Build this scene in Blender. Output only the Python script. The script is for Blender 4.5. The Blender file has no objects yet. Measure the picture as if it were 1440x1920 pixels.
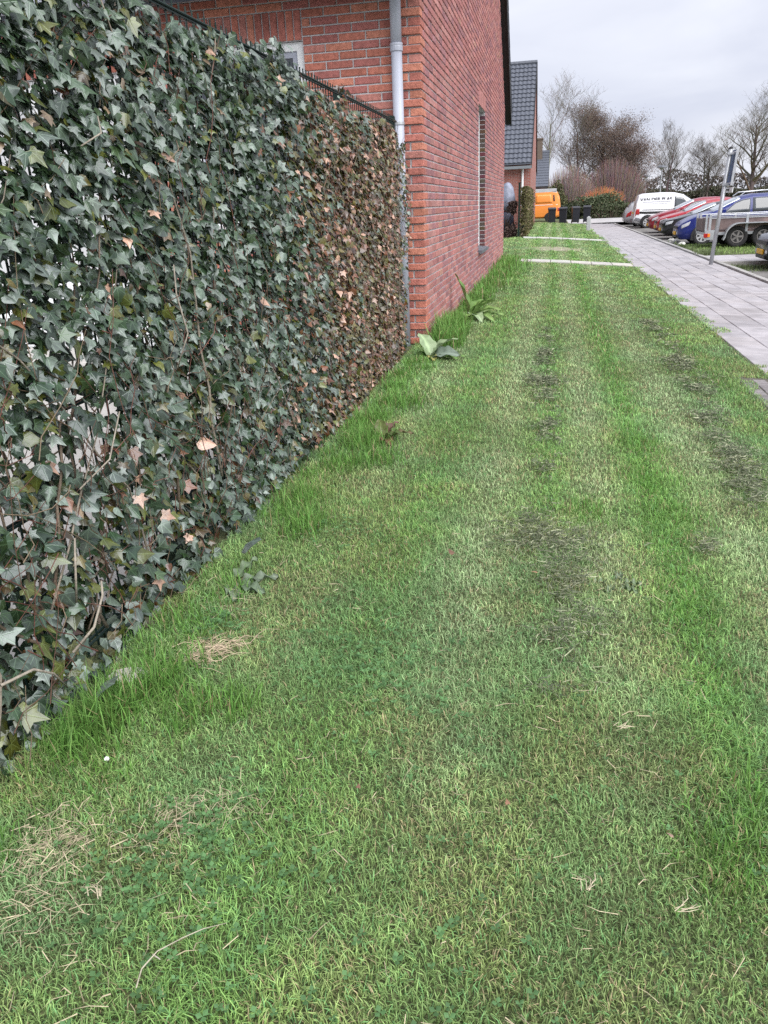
import bpy, bmesh, math, random
import numpy as np
from mathutils import Vector, Matrix

random.seed(7)
RNG = np.random.default_rng(11)
SC = bpy.context.scene
COL = SC.collection

# ------------------------------------------------------------------ camera, world, sun, exposure
cam = bpy.data.cameras.new('camera')
cam.sensor_fit = 'VERTICAL'
cam.sensor_height = 36.0
cam.lens = 1450.0 / 1920.0 * 36.0
cam.clip_start = 0.05
cam.clip_end = 2000.0
cam_o = bpy.data.objects.new('camera', cam)
COL.objects.link(cam_o)
R = Matrix(((0.9787389879, -0.0342362989, 0.2022322164),
            (0.2005968407, 0.3654623692, -0.9089544346),
            (-0.0427890292, 0.9301962871, 0.3645599628)))
cam_o.matrix_world = Matrix.Translation((0, 0, 1.13)) @ R.to_4x4()
SC.camera = cam_o

SUN_EL, SUN_AZ = math.radians(48), math.radians(134)      # azimuth clockwise from +Y: from the right, a little behind
world = bpy.data.worlds.new('World')
SC.world = world
world.use_nodes = True
wn, wl = world.node_tree.nodes, world.node_tree.links
wn.clear()
w_out = wn.new('ShaderNodeOutputWorld')
w_bg = wn.new('ShaderNodeBackground')
w_sky = wn.new('ShaderNodeTexSky')
w_sky.sky_type = 'NISHITA'
w_sky.sun_disc = False
w_sky.sun_elevation = SUN_EL
w_sky.sun_rotation = SUN_AZ
w_skyb = wn.new('ShaderNodeVectorMath'); w_skyb.operation = 'SCALE'; w_skyb.inputs[3].default_value = 0.04
wl.new(w_sky.outputs[0], w_skyb.inputs[0])
w_tc = wn.new('ShaderNodeTexCoord')
w_mp = wn.new('ShaderNodeMapping'); w_mp.inputs['Scale'].default_value = (1.0, 1.0, 3.2)
w_nz = wn.new('ShaderNodeTexNoise'); w_nz.inputs['Scale'].default_value = 2.6; w_nz.inputs['Detail'].default_value = 5.0
w_nz.inputs['Roughness'].default_value = 0.5; w_nz.inputs['Distortion'].default_value = 0.4
w_rp = wn.new('ShaderNodeValToRGB')
w_rp.color_ramp.elements[0].position = 0.32; w_rp.color_ramp.elements[0].color = (0.180, 0.187, 0.224, 1)
w_rp.color_ramp.elements[1].position = 0.60; w_rp.color_ramp.elements[1].color = (0.248, 0.252, 0.276, 1)
w_mx = wn.new('ShaderNodeMix'); w_mx.data_type = 'RGBA'; w_mx.inputs[0].default_value = 0.90
wl.new(w_tc.outputs['Generated'], w_mp.inputs[0]); wl.new(w_mp.outputs[0], w_nz.inputs['Vector'])
wl.new(w_nz.outputs[0], w_rp.inputs[0])
wl.new(w_skyb.outputs[0], w_mx.inputs[6]); wl.new(w_rp.outputs[0], w_mx.inputs[7])
wl.new(w_mx.outputs[2], w_bg.inputs[0])
w_bg.inputs[1].default_value = 1.0
wl.new(w_bg.outputs[0], w_out.inputs[0])

sun = bpy.data.lights.new('sun', 'SUN')
sun.energy = 1.5
sun.angle = math.radians(70)
sun.color = (1.0, 0.97, 0.93)
sun_o = bpy.data.objects.new('sun', sun)
COL.objects.link(sun_o)
sd = Vector((math.sin(SUN_AZ) * math.cos(SUN_EL), math.cos(SUN_AZ) * math.cos(SUN_EL), math.sin(SUN_EL)))
sun_o.rotation_euler = sd.to_track_quat('Z', 'Y').to_euler()
sun_o.location = (0, 0, 30)

SC.view_settings.view_transform = 'Standard'
SC.view_settings.look = 'None'
SC.view_settings.gamma = 1.0
SC.view_settings.use_curve_mapping = False
SC.view_settings.exposure = 1.95
SC.render.engine = 'CYCLES'
SC.cycles.use_denoising = False
SC.cycles.max_bounces = 6
SC.cycles.diffuse_bounces = 3
SC.cycles.glossy_bounces = 3
SC.cycles.transmission_bounces = 3
SC.cycles.transparent_max_bounces = 4


# ------------------------------------------------------------------ helpers
def G(x):
    """height of the ground across the lawn, the path and the car park"""
    return np.interp(x, [-1.3, -.9, 0, 1.64, 3.42, 3.6, 3.75], [0, 0, -.05, -.18, -.26, -.28, -.38])


_tab = np.random.default_rng(3).random((64, 64))


def vnoise(x, y, s, o=0.0):
    x = np.asarray(x) * s + 17.3 + o * 7.1
    y = np.asarray(y) * s + 5.7 + o * 3.3
    xi, yi = np.floor(x).astype(int), np.floor(y).astype(int)
    fx, fy = x - xi, y - yi
    fx, fy = fx * fx * (3 - 2 * fx), fy * fy * (3 - 2 * fy)
    a, b = _tab[xi % 64, yi % 64], _tab[(xi + 1) % 64, yi % 64]
    c, d = _tab[xi % 64, (yi + 1) % 64], _tab[(xi + 1) % 64, (yi + 1) % 64]
    return (a * (1 - fx) + b * fx) * (1 - fy) + (c * (1 - fx) + d * fx) * fy


def fbm(x, y, s, o=0.0):
    return .55 * vnoise(x, y, s, o) + .3 * vnoise(x, y, s * 2.1, o + 1) + .15 * vnoise(x, y, s * 4.3, o + 2)


MATS = {}


def mat(name, col=(.5, .5, .5), rough=.7, var=.15, vscale=8.0, bump=0.0, bscale=40.0, spec=.4, metal=0.0,
        attr=False, col2=None, detail=4.0, transl=0.0, coat=0.0, world_co=False):
    if name in MATS:
        return MATS[name]
    m = bpy.data.materials.new(name)
    m.use_nodes = True
    n, l = m.node_tree.nodes, m.node_tree.links
    p = n['Principled BSDF']
    p.inputs['Roughness'].default_value = rough
    p.inputs['Metallic'].default_value = metal
    p.inputs['Specular IOR Level'].default_value = spec
    p.inputs['Coat Weight'].default_value = coat
    p.inputs['Coat Roughness'].default_value = 0.05
    if world_co:
        g = n.new('ShaderNodeNewGeometry'); co = g.outputs['Position']
    else:
        t = n.new('ShaderNodeTexCoord'); co = t.outputs['Object']
    nz = n.new('ShaderNodeTexNoise'); nz.inputs['Scale'].default_value = vscale; nz.inputs['Detail'].default_value = detail
    l.new(co, nz.inputs['Vector'])
    mr = n.new('ShaderNodeMapRange')
    mr.inputs[1].default_value = .3; mr.inputs[2].default_value = .7
    mr.inputs[3].default_value = 1 - var; mr.inputs[4].default_value = 1 + var
    l.new(nz.outputs[0], mr.inputs[0])
    if attr:
        a = n.new('ShaderNodeAttribute'); a.attribute_name = 'Col'
        base = a.outputs['Color']
    elif col2 is not None:
        mx = n.new('ShaderNodeMix'); mx.data_type = 'RGBA'
        mx.inputs[6].default_value = (*col, 1); mx.inputs[7].default_value = (*col2, 1)
        nz2 = n.new('ShaderNodeTexNoise'); nz2.inputs['Scale'].default_value = vscale * .37; nz2.inputs['Detail'].default_value = 6
        l.new(co, nz2.inputs['Vector'])
        mr2 = n.new('ShaderNodeMapRange'); mr2.inputs[1].default_value = .42; mr2.inputs[2].default_value = .6
        l.new(nz2.outputs[0], mr2.inputs[0]); l.new(mr2.outputs[0], mx.inputs[0])
        base = mx.outputs[2]
    else:
        rgb = n.new('ShaderNodeRGB'); rgb.outputs[0].default_value = (*col, 1); base = rgb.outputs[0]
    vm = n.new('ShaderNodeVectorMath'); vm.operation = 'SCALE'
    l.new(base, vm.inputs[0]); l.new(mr.outputs[0], vm.inputs[3])
    l.new(vm.outputs[0], p.inputs['Base Color'])
    if bump > 0:
        nb = n.new('ShaderNodeTexNoise'); nb.inputs['Scale'].default_value = bscale; nb.inputs['Detail'].default_value = 5
        l.new(co, nb.inputs['Vector'])
        bp = n.new('ShaderNodeBump'); bp.inputs['Strength'].default_value = bump; bp.inputs['Distance'].default_value = .02
        l.new(nb.outputs[0], bp.inputs['Height']); l.new(bp.outputs[0], p.inputs['Normal'])
    if transl > 0:
        tr = n.new('ShaderNodeBsdfTranslucent'); l.new(vm.outputs[0], tr.inputs['Color'])
        ms = n.new('ShaderNodeMixShader'); ms.inputs[0].default_value = transl
        l.new(p.outputs[0], ms.inputs[1]); l.new(tr.outputs[0], ms.inputs[2])
        l.new(ms.outputs[0], n['Material Output'].inputs['Surface'])
    MATS[name] = m
    return m


def tag(o, label=None, cat=None, group=None, kind=None):
    if label: o['label'] = label
    if cat: o['category'] = cat
    if group: o['group'] = group
    if kind: o['kind'] = kind
    return o


def thing(name, label, cat, loc=(0, 0, 0), rotz=0.0, group=None):
    o = bpy.data.objects.new(name, None)
    o.empty_display_size = .1
    COL.objects.link(o)
    o.location = loc
    o.rotation_euler = (0, 0, rotz)
    return tag(o, label, cat, group)


def link(name, me, parent=None, loc=None, rot=None, scale=None):
    o = bpy.data.objects.new(name, me)
    COL.objects.link(o)
    if parent is not None: o.parent = parent
    if loc is not None: o.location = loc
    if rot is not None: o.rotation_euler = rot
    if scale is not None: o.scale = scale
    return o


def np_mesh(name, V, F, col=None, uv=None, m=None, smooth=False):
    """V (N,3), F (M,k) with one k for all faces"""
    V = np.ascontiguousarray(V, dtype=np.float32); F = np.ascontiguousarray(F, dtype=np.int32)
    me = bpy.data.meshes.new(name)
    M, k = F.shape
    me.vertices.add(len(V)); me.vertices.foreach_set('co', V.ravel())
    me.loops.add(M * k); me.loops.foreach_set('vertex_index', F.ravel())
    me.polygons.add(M); me.polygons.foreach_set('loop_start', np.arange(M, dtype=np.int32) * k)
    me.polygons.foreach_set('use_smooth', np.full(M, smooth, dtype=bool))
    me.update(calc_edges=True)
    if col is not None:
        c = np.ones((len(V), 4), dtype=np.float32); c[:, :3] = col
        ca = me.color_attributes.new('Col', 'FLOAT_COLOR', 'POINT'); ca.data.foreach_set('color', c.ravel())
    if uv is not None:
        u = me.uv_layers.new(name='UVMap'); u.data.foreach_set('uv', np.asarray(uv, dtype=np.float32)[F.ravel()].ravel())
    if m is not None: me.materials.append(m)
    return me


class MB:
    def __init__(s):
        s.V, s.F, s.C = [], [], []

    def add(s, vs, fs, col=(1, 1, 1)):
        o = len(s.V)
        s.V.extend([tuple(v) for v in vs]); s.C.extend([col] * len(vs))
        s.F.extend([tuple(i + o for i in f) for f in fs])
        return s

    def box(s, x0, x1, y0, y1, z0, z1, col=(1, 1, 1), ch=0.0):
        return s.add([(x0, y0, z0), (x1, y0, z0), (x1, y1, z0), (x0, y1, z0), (x0, y0, z1), (x1, y0, z1), (x1, y1, z1), (x0, y1, z1)],
                     [(3, 2, 1, 0), (4, 5, 6, 7), (0, 1, 5, 4), (1, 2, 6, 5), (2, 3, 7, 6), (3, 0, 4, 7)], col)

    def prism(s, poly, axis, a0, a1, col=(1, 1, 1)):
        """polygon (u,v) extruded along axis 'x','y' or 'z'"""
        def P(u, v, a):
            return {'x': (a, u, v), 'y': (u, a, v), 'z': (u, v, a)}[axis]
        n = len(poly)
        vs = [P(u, v, a0) for u, v in poly] + [P(u, v, a1) for u, v in poly]
        fs = [tuple(range(n)), tuple(range(2 * n - 1, n - 1, -1))]
        fs += [(i, n + i, n + (i + 1) % n, (i + 1) % n) for i in range(n)]
        return s.add(vs, fs, col)

    def tube(s, pts, rad, n=6, col=(1, 1, 1), caps=True):
        pts = [Vector(p) for p in pts]
        if not hasattr(rad, '__len__'): rad = [rad] * len(pts)
        vs, fs = [], []
        for i, p in enumerate(pts):
            d = (pts[min(i + 1, len(pts) - 1)] - pts[max(i - 1, 0)])
            if d.length < 1e-9: d = Vector((0, 0, 1))
            d.normalize()
            a = d.cross(Vector((0, 0, 1)) if abs(d.z) < .9 else Vector((1, 0, 0))).normalized()
            b = d.cross(a)
            for k in range(n):
                t = 2 * math.pi * k / n
                vs.append(p + (a * math.cos(t) + b * math.sin(t)) * rad[i])
        for i in range(len(pts) - 1):
            for k in range(n):
                k2 = (k + 1) % n
                fs.append((i * n + k, i * n + k2, (i + 1) * n + k2, (i + 1) * n + k))
        if caps:
            fs.append(tuple(range(n - 1, -1, -1)))
            fs.append(tuple(range((len(pts) - 1) * n, len(pts) * n)))
        return s.add(vs, fs, col)

    def lathe(s, prof, n=20, axis='z', c=(0, 0, 0), col=(1, 1, 1), closed=False):
        """prof: (radius, height) list"""
        vs, fs = [], []
        for r, h in prof:
            for k in range(n):
                t = 2 * math.pi * k / n
                a, b = r * math.cos(t), r * math.sin(t)
                v = {'z': (a, b, h), 'y': (a, h, b), 'x': (h, a, b)}[axis]
                vs.append((v[0] + c[0], v[1] + c[1], v[2] + c[2]))
        m = len(prof)
        for i in range(m if closed else m - 1):
            j = (i + 1) % m
            for k in range(n):
                k2 = (k + 1) % n
                fs.append((i * n + k, i * n + k2, j * n + k2, j * n + k))
        if not closed:
            fs.append(tuple(range(n - 1, -1, -1))); fs.append(tuple(range((m - 1) * n, m * n)))
        return s.add(vs, fs, col)

    def mesh(s, name, m, smooth=False):
        me = bpy.data.meshes.new(name)
        me.from_pydata(s.V, [], s.F)
        bm = bmesh.new(); bm.from_mesh(me)
        bmesh.ops.recalc_face_normals(bm, faces=bm.faces)
        bm.to_mesh(me); bm.free()
        c = np.ones((len(s.V), 4), dtype=np.float32); c[:, :3] = np.array(s.C)
        ca = me.color_attributes.new('Col', 'FLOAT_COLOR', 'POINT'); ca.data.foreach_set('color', c.ravel())
        if smooth: me.polygons.foreach_set('use_smooth', np.full(len(me.polygons), True))
        me.materials.append(m)
        me.update()
        return me

    def obj(s, name, m, parent=None, loc=None, rot=None, smooth=False):
        return link(name, s.mesh(name, m, smooth), parent, loc, rot)


def struct(o):
    o['kind'] = 'structure'
    return o


# ------------------------------------------------------------------ materials
M_grass = mat('grass_blade', attr=True, rough=.55, var=.12, vscale=30, transl=.35, spec=.35, world_co=True)
M_soil = mat('lawn_soil', (.070, .090, .036), .95, .65, 190, .9, 120, col2=(.125, .145, .062), world_co=True)
M_ground = mat('far_ground', (.07, .09, .035), .95, .3, 1.2, .3, 20, col2=(.10, .10, .05), world_co=True)
M_straw = mat('straw', (.42, .33, .20), .8, .25, 60, attr=True, transl=.15)
M_slab = mat('concrete_slab', attr=True, rough=.85, var=.17, vscale=5, bump=.25, bscale=120, spec=.25, world_co=True)
M_joint = mat('joint_sand', (.09, .085, .07), .95, .3, 30, world_co=True)
M_paver = mat('paver_clay', attr=True, rough=.85, var=.2, vscale=25, bump=.3, bscale=90, world_co=True)
M_brick = mat('brick', attr=True, rough=.88, var=.22, vscale=26, bump=.45, bscale=75, spec=.25, world_co=True)
M_mortar = mat('mortar', (.45, .44, .455), .95, .12, 30, .3, 150, world_co=True)
M_white = mat('white_paint', (.76, .78, .80), .35, .04, 5)
M_grey_pvc = mat('grey_pvc', (.36, .385, .46), .38, .06, 6)
M_dark = mat('dark_board', (.012, .013, .016), .5, .2, 6)
M_glass = mat('window_glass', (.03, .035, .045), .04, .1, 2, spec=.8)
M_sill = mat('sill_stone', (.10, .11, .13), .5, .15, 20)
M_fence = mat('green_fence_coating', (.006, .018, .015), .5, .15, 20, spec=.25)
M_tile = mat('roof_tile', (.085, .095, .12), .55, .18, 9, bump=.15, bscale=30, world_co=True)
M_bark = mat('bark', attr=True, rough=.9, var=.3, vscale=6, world_co=True)
M_foliage = mat('foliage', attr=True, rough=.6, var=.2, vscale=5, transl=.2, world_co=True)
M_stem = mat('ivy_stem', attr=True, rough=.8, var=.25, vscale=40, bump=.3, bscale=120)
M_dock = mat('dock_leaf', attr=True, rough=.42, var=.15, vscale=20, transl=.2)
M_galv = mat('galvanised_steel', (.42, .44, .47), .42, .12, 12, metal=.55)
M_stone = mat('pale_stone', (.42, .41, .37), .9, .2, 20, .5, 60)
M_conc = mat('concrete', (.36, .37, .38), .9, .12, 10, .3, 80)


def ivy_material():
    m = bpy.data.materials.new('ivy_leaf')
    m.use_nodes = True
    n, l = m.node_tree.nodes, m.node_tree.links
    p = n['Principled BSDF']
    p.inputs['Roughness'].default_value = .29
    p.inputs['IOR'].default_value = 1.6
    p.inputs['Specular IOR Level'].default_value = .7
    p.inputs['Specular Tint'].default_value = (.88, .95, 1.0, 1)
    a = n.new('ShaderNodeAttribute'); a.attribute_name = 'Col'
    uv = n.new('ShaderNodeUVMap'); uv.uv_map = 'UVMap'
    sp = n.new('ShaderNodeSeparateXYZ'); l.new(uv.outputs[0], sp.inputs[0])

    def M(op, *ins):
        q = n.new('ShaderNodeMath'); q.operation = op
        for i, v in enumerate(ins):
            if isinstance(v, (int, float)): q.inputs[i].default_value = v
            else: l.new(v, q.inputs[i])
        return q.outputs[0]
    ax = M('ABSOLUTE', sp.outputs[0])
    ang = M('ARCTAN2', ax, sp.outputs[1])
    rr = M('SQRT', M('ADD', M('MULTIPLY', ax, ax), M('MULTIPLY', sp.outputs[1], sp.outputs[1])))
    best = None
    for a0 in (0.0, .82, 1.62):
        d = M('MULTIPLY', M('ABSOLUTE', M('SUBTRACT', ang, a0)), rr)
        best = d if best is None else M('MINIMUM', best, d)
    vein = n.new('ShaderNodeMapRange'); l.new(best, vein.inputs[0])
    vein.inputs[1].default_value = .008; vein.inputs[2].default_value = .034
    vein.inputs[3].default_value = .5; vein.inputs[4].default_value = 0
    g = n.new('ShaderNodeNewGeometry')
    nz = n.new('ShaderNodeTexNoise'); nz.inputs['Scale'].default_value = 45; l.new(g.outputs['Position'], nz.inputs['Vector'])
    mr = n.new('ShaderNodeMapRange'); l.new(nz.outputs[0], mr.inputs[0])
    mr.inputs[1].default_value = .3; mr.inputs[2].default_value = .7; mr.inputs[3].default_value = .75; mr.inputs[4].default_value = 1.3
    vm = n.new('ShaderNodeVectorMath'); vm.operation = 'SCALE'; l.new(a.outputs['Color'], vm.inputs[0]); l.new(mr.outputs[0], vm.inputs[3])
    ad = n.new('ShaderNodeVectorMath'); ad.operation = 'MULTIPLY_ADD'
    l.new(vm.outputs[0], ad.inputs[0]); ad.inputs[1].default_value = (1.7, 1.8, 1.7); ad.inputs[2].default_value = (.05, .075, .045)
    mx = n.new('ShaderNodeMix'); mx.data_type = 'RGBA'
    l.new(vein.outputs[0], mx.inputs[0]); l.new(vm.outputs[0], mx.inputs[6]); l.new(ad.outputs[0], mx.inputs[7])
    l.new(mx.outputs[2], p.inputs['Base Color'])
    bp = n.new('ShaderNodeBump'); bp.inputs['Strength'].default_value = .25; bp.inputs['Distance'].default_value = .004
    l.new(M('ADD', vein.outputs[0], M('MULTIPLY', nz.outputs[0], 1.5)), bp.inputs['Height']); l.new(bp.outputs[0], p.inputs['Normal'])
    tr = n.new('ShaderNodeBsdfTranslucent'); l.new(vm.outputs[0], tr.inputs['Color'])
    ms = n.new('ShaderNodeMixShader'); ms.inputs[0].default_value = .12
    l.new(p.outputs[0], ms.inputs[1]); l.new(tr.outputs[0], ms.inputs[2])
    l.new(ms.outputs[0], n['Material Output'].inputs['Surface'])
    return m


M_ivy = ivy_material()

# ------------------------------------------------------------------ the ground
def sheet(name, xs, ys, dz, m, flat=None):
    xs, ys = np.array(xs, float), np.array(ys, float)
    X, Y = np.meshgrid(xs, ys, indexing='ij')
    Z = (G(X) if flat is None else np.full(X.shape, flat)) + dz
    nx, ny = X.shape
    idx = np.arange(nx * ny).reshape(nx, ny)
    F = np.stack([idx[:-1, :-1].ravel(), idx[1:, :-1].ravel(), idx[1:, 1:].ravel(), idx[:-1, 1:].ravel()], 1)
    return struct(link(name, np_mesh(name, np.stack([X.ravel(), Y.ravel(), Z.ravel()], 1), F, m=m)))


sheet('ground', [-700, -60, -1.3, -.9, 0, 1.64, 3.42, 3.6, 3.75, 60, 900], [-40, 60, 1200], -.05, M_ground)
lawn_x = [-1.32, -.9, 0, 1.64]
sheet('lawn', [-1.32, -.9, -.4, 0, .8, 1.619], list(np.arange(-2, 49, 1.0)), -.004, M_soil)
sheet('side_lawn', [-9, -1.32], [17.97, 39.4], -.003, M_soil)
M_parking = mat('car_park_pavers', (.17, .165, .16), .9, .25, 8, .35, 45, col2=(.12, .115, .11), world_co=True)
sheet('parking_area', [3.72, 40], [-3, 17.9], .006, M_parking)
sheet('car_park', [3.72, 40], [25.4, 58], .006, M_parking)
M_road = mat('road_slabs', (.40, .39, .40), .85, .12, 3, .2, 60, col2=(.33, .325, .33), world_co=True)
sheet('road', [-30, -1, 1.6, 3.4, 3.7, 40], [50.2, 61.5], -.03, M_road, flat=-.14)
M_gard = mat('garden_paving', (.40, .39, .37), .85, .15, 6, .2, 80, world_co=True)
sheet('garden_paving', [-9, -1.36], [-3, 6.85], .006, M_gard)

# ---- path of concrete slabs: the nearest 300 are pieces of their own
path_o = sheet('path', [1.62, 2.2, 2.8, 3.42], [6.2, 20, 50.2], -.002, M_joint)
XL, SW, SL, NC = 1.63, .296, .48, 6
slab_vars = []
rs = random.Random(5)


def slab_mesh(w, l, c, th=.03, ch=.004):
    b = MB()
    b.box(-w / 2, w / 2, -l / 2, l / 2, -th, -ch * .6, c)
    x, y = w / 2, l / 2
    b.V[4:8] = [(-x, -y, -ch), (x, -y, -ch), (x, y, -ch), (-x, y, -ch)]
    b.add([(-x, -y, -ch), (x, -y, -ch), (x, y, -ch), (-x, y, -ch), (-x + ch, -y + ch, 0), (x - ch, -y + ch, 0), (x - ch, y - ch, 0), (-x + ch, y - ch, 0)],
          [(0, 1, 5, 4), (1, 2, 6, 5), (2, 3, 7, 6), (3, 0, 4, 7), (4, 5, 6, 7)], c)
    return b


def slab_col():
    v = rs.uniform(.275, .355)
    t = rs.random()
    return (v * 1.0, v * (.955 + .015 * t), v * (1.0 + .04 * t))


for i in range(18):
    slab_vars.append(slab_mesh(SW - .007, SL - .007, slab_col()).mesh('paving_slab', M_slab))
far_slabs = MB()
for r in range(91):
    for c in range(NC):
        x = XL + SW * (c + .5)
        y = 6.25 + SL * (r + .5) + (SL * .5 if c % 2 else 0)
        z = float(G(x)) + .007 + rs.uniform(-.003, .003)
        tilt = math.atan2(float(G(x + .1) - G(x - .1)), .2)
        if r < 50:
            link('paving_slab', rs.choice(slab_vars), path_o, (x, y, z), (rs.uniform(-.006, .006), -tilt + rs.uniform(-.006, .006), rs.uniform(-.004, .004)))
        else:
            b = slab_mesh(SW - .012, SL - .012, slab_col())
            far_slabs.add([(v[0] + x, v[1] + y, v[2] + z) for v in b.V], b.F, b.C[0])
tag(far_slabs.obj('far_paving_slabs', M_slab, path_o), kind='stuff')
# kerb along the car park
kb = MB()
for i in range(44):
    y = 6.2 + i * 1.0
    kb.box(3.425, 3.52, y + .006, y + .994, -.4, -.222 + rs.uniform(-.004, .004), (.33, .325, .32))
struct(kb.obj('kerb', M_slab))

# ---- clay pavers where the slabs end
pv = sheet('brick_paving', [1.36, 2.4, 3.42], [2.6, 6.19], .0, M_joint)
pvars = []
for i in range(10):
    v = rs.uniform(.14, .24)
    pvars.append(slab_mesh(.092, .202, (v * 1.02, v * .95, v * .98), .03, .004).mesh('paver', M_paver))
n = 0
for i in range(21):
    for j in range(16, 1, -1):
        x = 1.42 + i * .1; y = 2.75 + j * .21 + (i % 2) * .105
        if y > 6.08 or n >= 300: continue
        n += 1
        link('paver', rs.choice(pvars), pv, (x, y, float(G(x)) + .008 + rs.uniform(-.003, .003)), (0, .06, 0))

bsv = [(.05, 22.1)]
for i in range(40):
    a_ = 2 * math.pi * i / 40
    k_ = rs.uniform(.8, 1.12)
    bsv.append((.05 + .74 * k_ * math.copysign(abs(math.cos(a_)) ** .7, math.cos(a_)), 22.1 + 1.05 * k_ * math.copysign(abs(math.sin(a_)) ** .8, math.sin(a_))))
bs = np_mesh('bare_soil', np.array([(x_, y_, float(G(x_)) + .006) for x_, y_ in bsv]), np.array([(0, 1 + i, 1 + (i + 1) % 40) for i in range(40)]), m=mat('dry_soil', (.30, .27, .21), .95, .3, 9, .8, 30, col2=(.22, .22, .14), world_co=True))
struct(link('bare_soil', bs))
# ---- slab strips crossing the lawn
for (yc, xa, xb, wd) in ((17.25, -.86, 1.6, .62), (28.3, -1.0, 1.6, .8)):
    st = sheet('slab_strip', [xa - .02, 0, xb + .02], [yc - wd / 2 - .01, yc + wd / 2 + .01], .006, M_joint)
    st.name = 'slab_strip'
    k = int((xb - xa) / .41)
    for i in range(k):
        x = xa + (i + .5) * (xb - xa) / k
        me = slab_mesh((xb - xa) / k - .012, wd, (.43 + rs.uniform(-.02, .02), .43 + rs.uniform(-.02, .02), .41), .03).mesh('paving_slab', M_slab)
        link('paving_slab', me, st, (x, yc + rs.uniform(-.01, .01), float(G(x)) + .03), (0, .075, 0))
st = sheet('slab_strip', [3.53, 9], [18.75, 20.6], 0, M_joint, flat=-.262)
for i in range(9):
    for j in range(3):
        me = slab_mesh(.588, .605, tuple(np.array(slab_col()) * 1.1), .03).mesh('paving_slab', M_slab)
        link('paving_slab', me, st, (3.84 + i * .6, 19.06 + j * .617, -.24))
# raised grass island under the trailer, with its edging
isl = MB(); isl.box(3.54, 14, 20.65, 25.4, -.5, -.235)
struct(isl.obj('grass_island', M_soil))
ed = MB(); ed.box(3.56, 14, 18.62, 18.74, -.5, -.245, (.40, .39, .38)); struct(ed.obj('island_kerb', M_slab))

# ------------------------------------------------------------------ the near brick house
YF, YB, XW = 6.85, 17.95, -1.06
EAVE, SLOPE = 2.95, .83


def zr(y):
    return EAVE + SLOPE * min(y - YF, YB - y)


PAL = [((.395, .148, .110), 5), ((.42, .172, .122), 4), ((.355, .132, .108), 4), ((.375, .162, .138), 3), ((.29, .110, .100), 2), ((.42, .235, .130), .55), ((.26, .120, .126), .7)]
PALS = [((.355, .152, .143), 5), ((.37, .167, .152), 4), ((.325, .140, .138), 4), ((.365, .182, .170), 3), ((.275, .132, .142), 2.2), ((.355, .195, .155), .3)]  # side wall: pink cast of the sky light mixed into the brick colours
rb = random.Random(21)


def bcol(pal, purple=0.0):
    c = rb.choices([p[0] for p in pal], [p[1] for p in pal])[0]
    if rb.random() < purple: c = (.27, .130, .138)
    k = rb.uniform(.85, 1.18)
    return tuple(v * k for v in c)


house = thing('brick_house', 'red brick house with grey downpipe at the corner behind the ivy fence', 'house', (0, 0, 0))
wall = MB()
T = .2
fy0, fy1 = YF + .009, YF + T
WX0, WX1, WZ0, WZ1 = -3.06, -2.015, 1.05, 2.4125
for (a, b, c, d) in ((-9, -6.3, 0, EAVE), (-6.3, -3.6, 2.3, EAVE), (-3.6, WX0, 0, EAVE), (WX0, WX1, 0, WZ0), (WX0, WX1, WZ1, EAVE), (WX1, XW - .009, 0, EAVE)):
    wall.box(a, b, fy0, fy1, c - (.3 if c == 0 else 0), d)
SY0, SY1, SZ0, SZ1 = 11.9, 13.05, .50, 2.4125
RID = (YF + YB) / 2
sx0, sx1 = XW - T, XW - .009
wall.prism([(fy1, -.3), (SY0, -.3), (SY0, zr(SY0)), (fy1, zr(fy1))], 'x', sx0, sx1)
wall.prism([(SY1, -.3), (YB, -.3), (YB, zr(YB)), (SY1, zr(SY1))], 'x', sx0, sx1)
wall.box(sx0, sx1, SY0, SY1, -.3, SZ0)
wall.prism([(SY0, SZ1), (SY1, SZ1), (SY1, zr(SY1)), (RID, zr(RID)), (SY0, zr(SY0))], 'x', sx0, sx1)
wall.box(-9, sx0, YB - T, YB, -.3, EAVE)
wall.box(-9, -8.8, fy1, YB - T, -.3, EAVE)
wall_o = wall.obj('wall', M_mortar, house)

bricks = []            # (x0,x1,y0,y1,z0,z1,col,priority)
C, BH = .0625, .0515


def overlap(a0, a1, b0, b1):
    return a0 < b1 and a1 > b0


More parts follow.
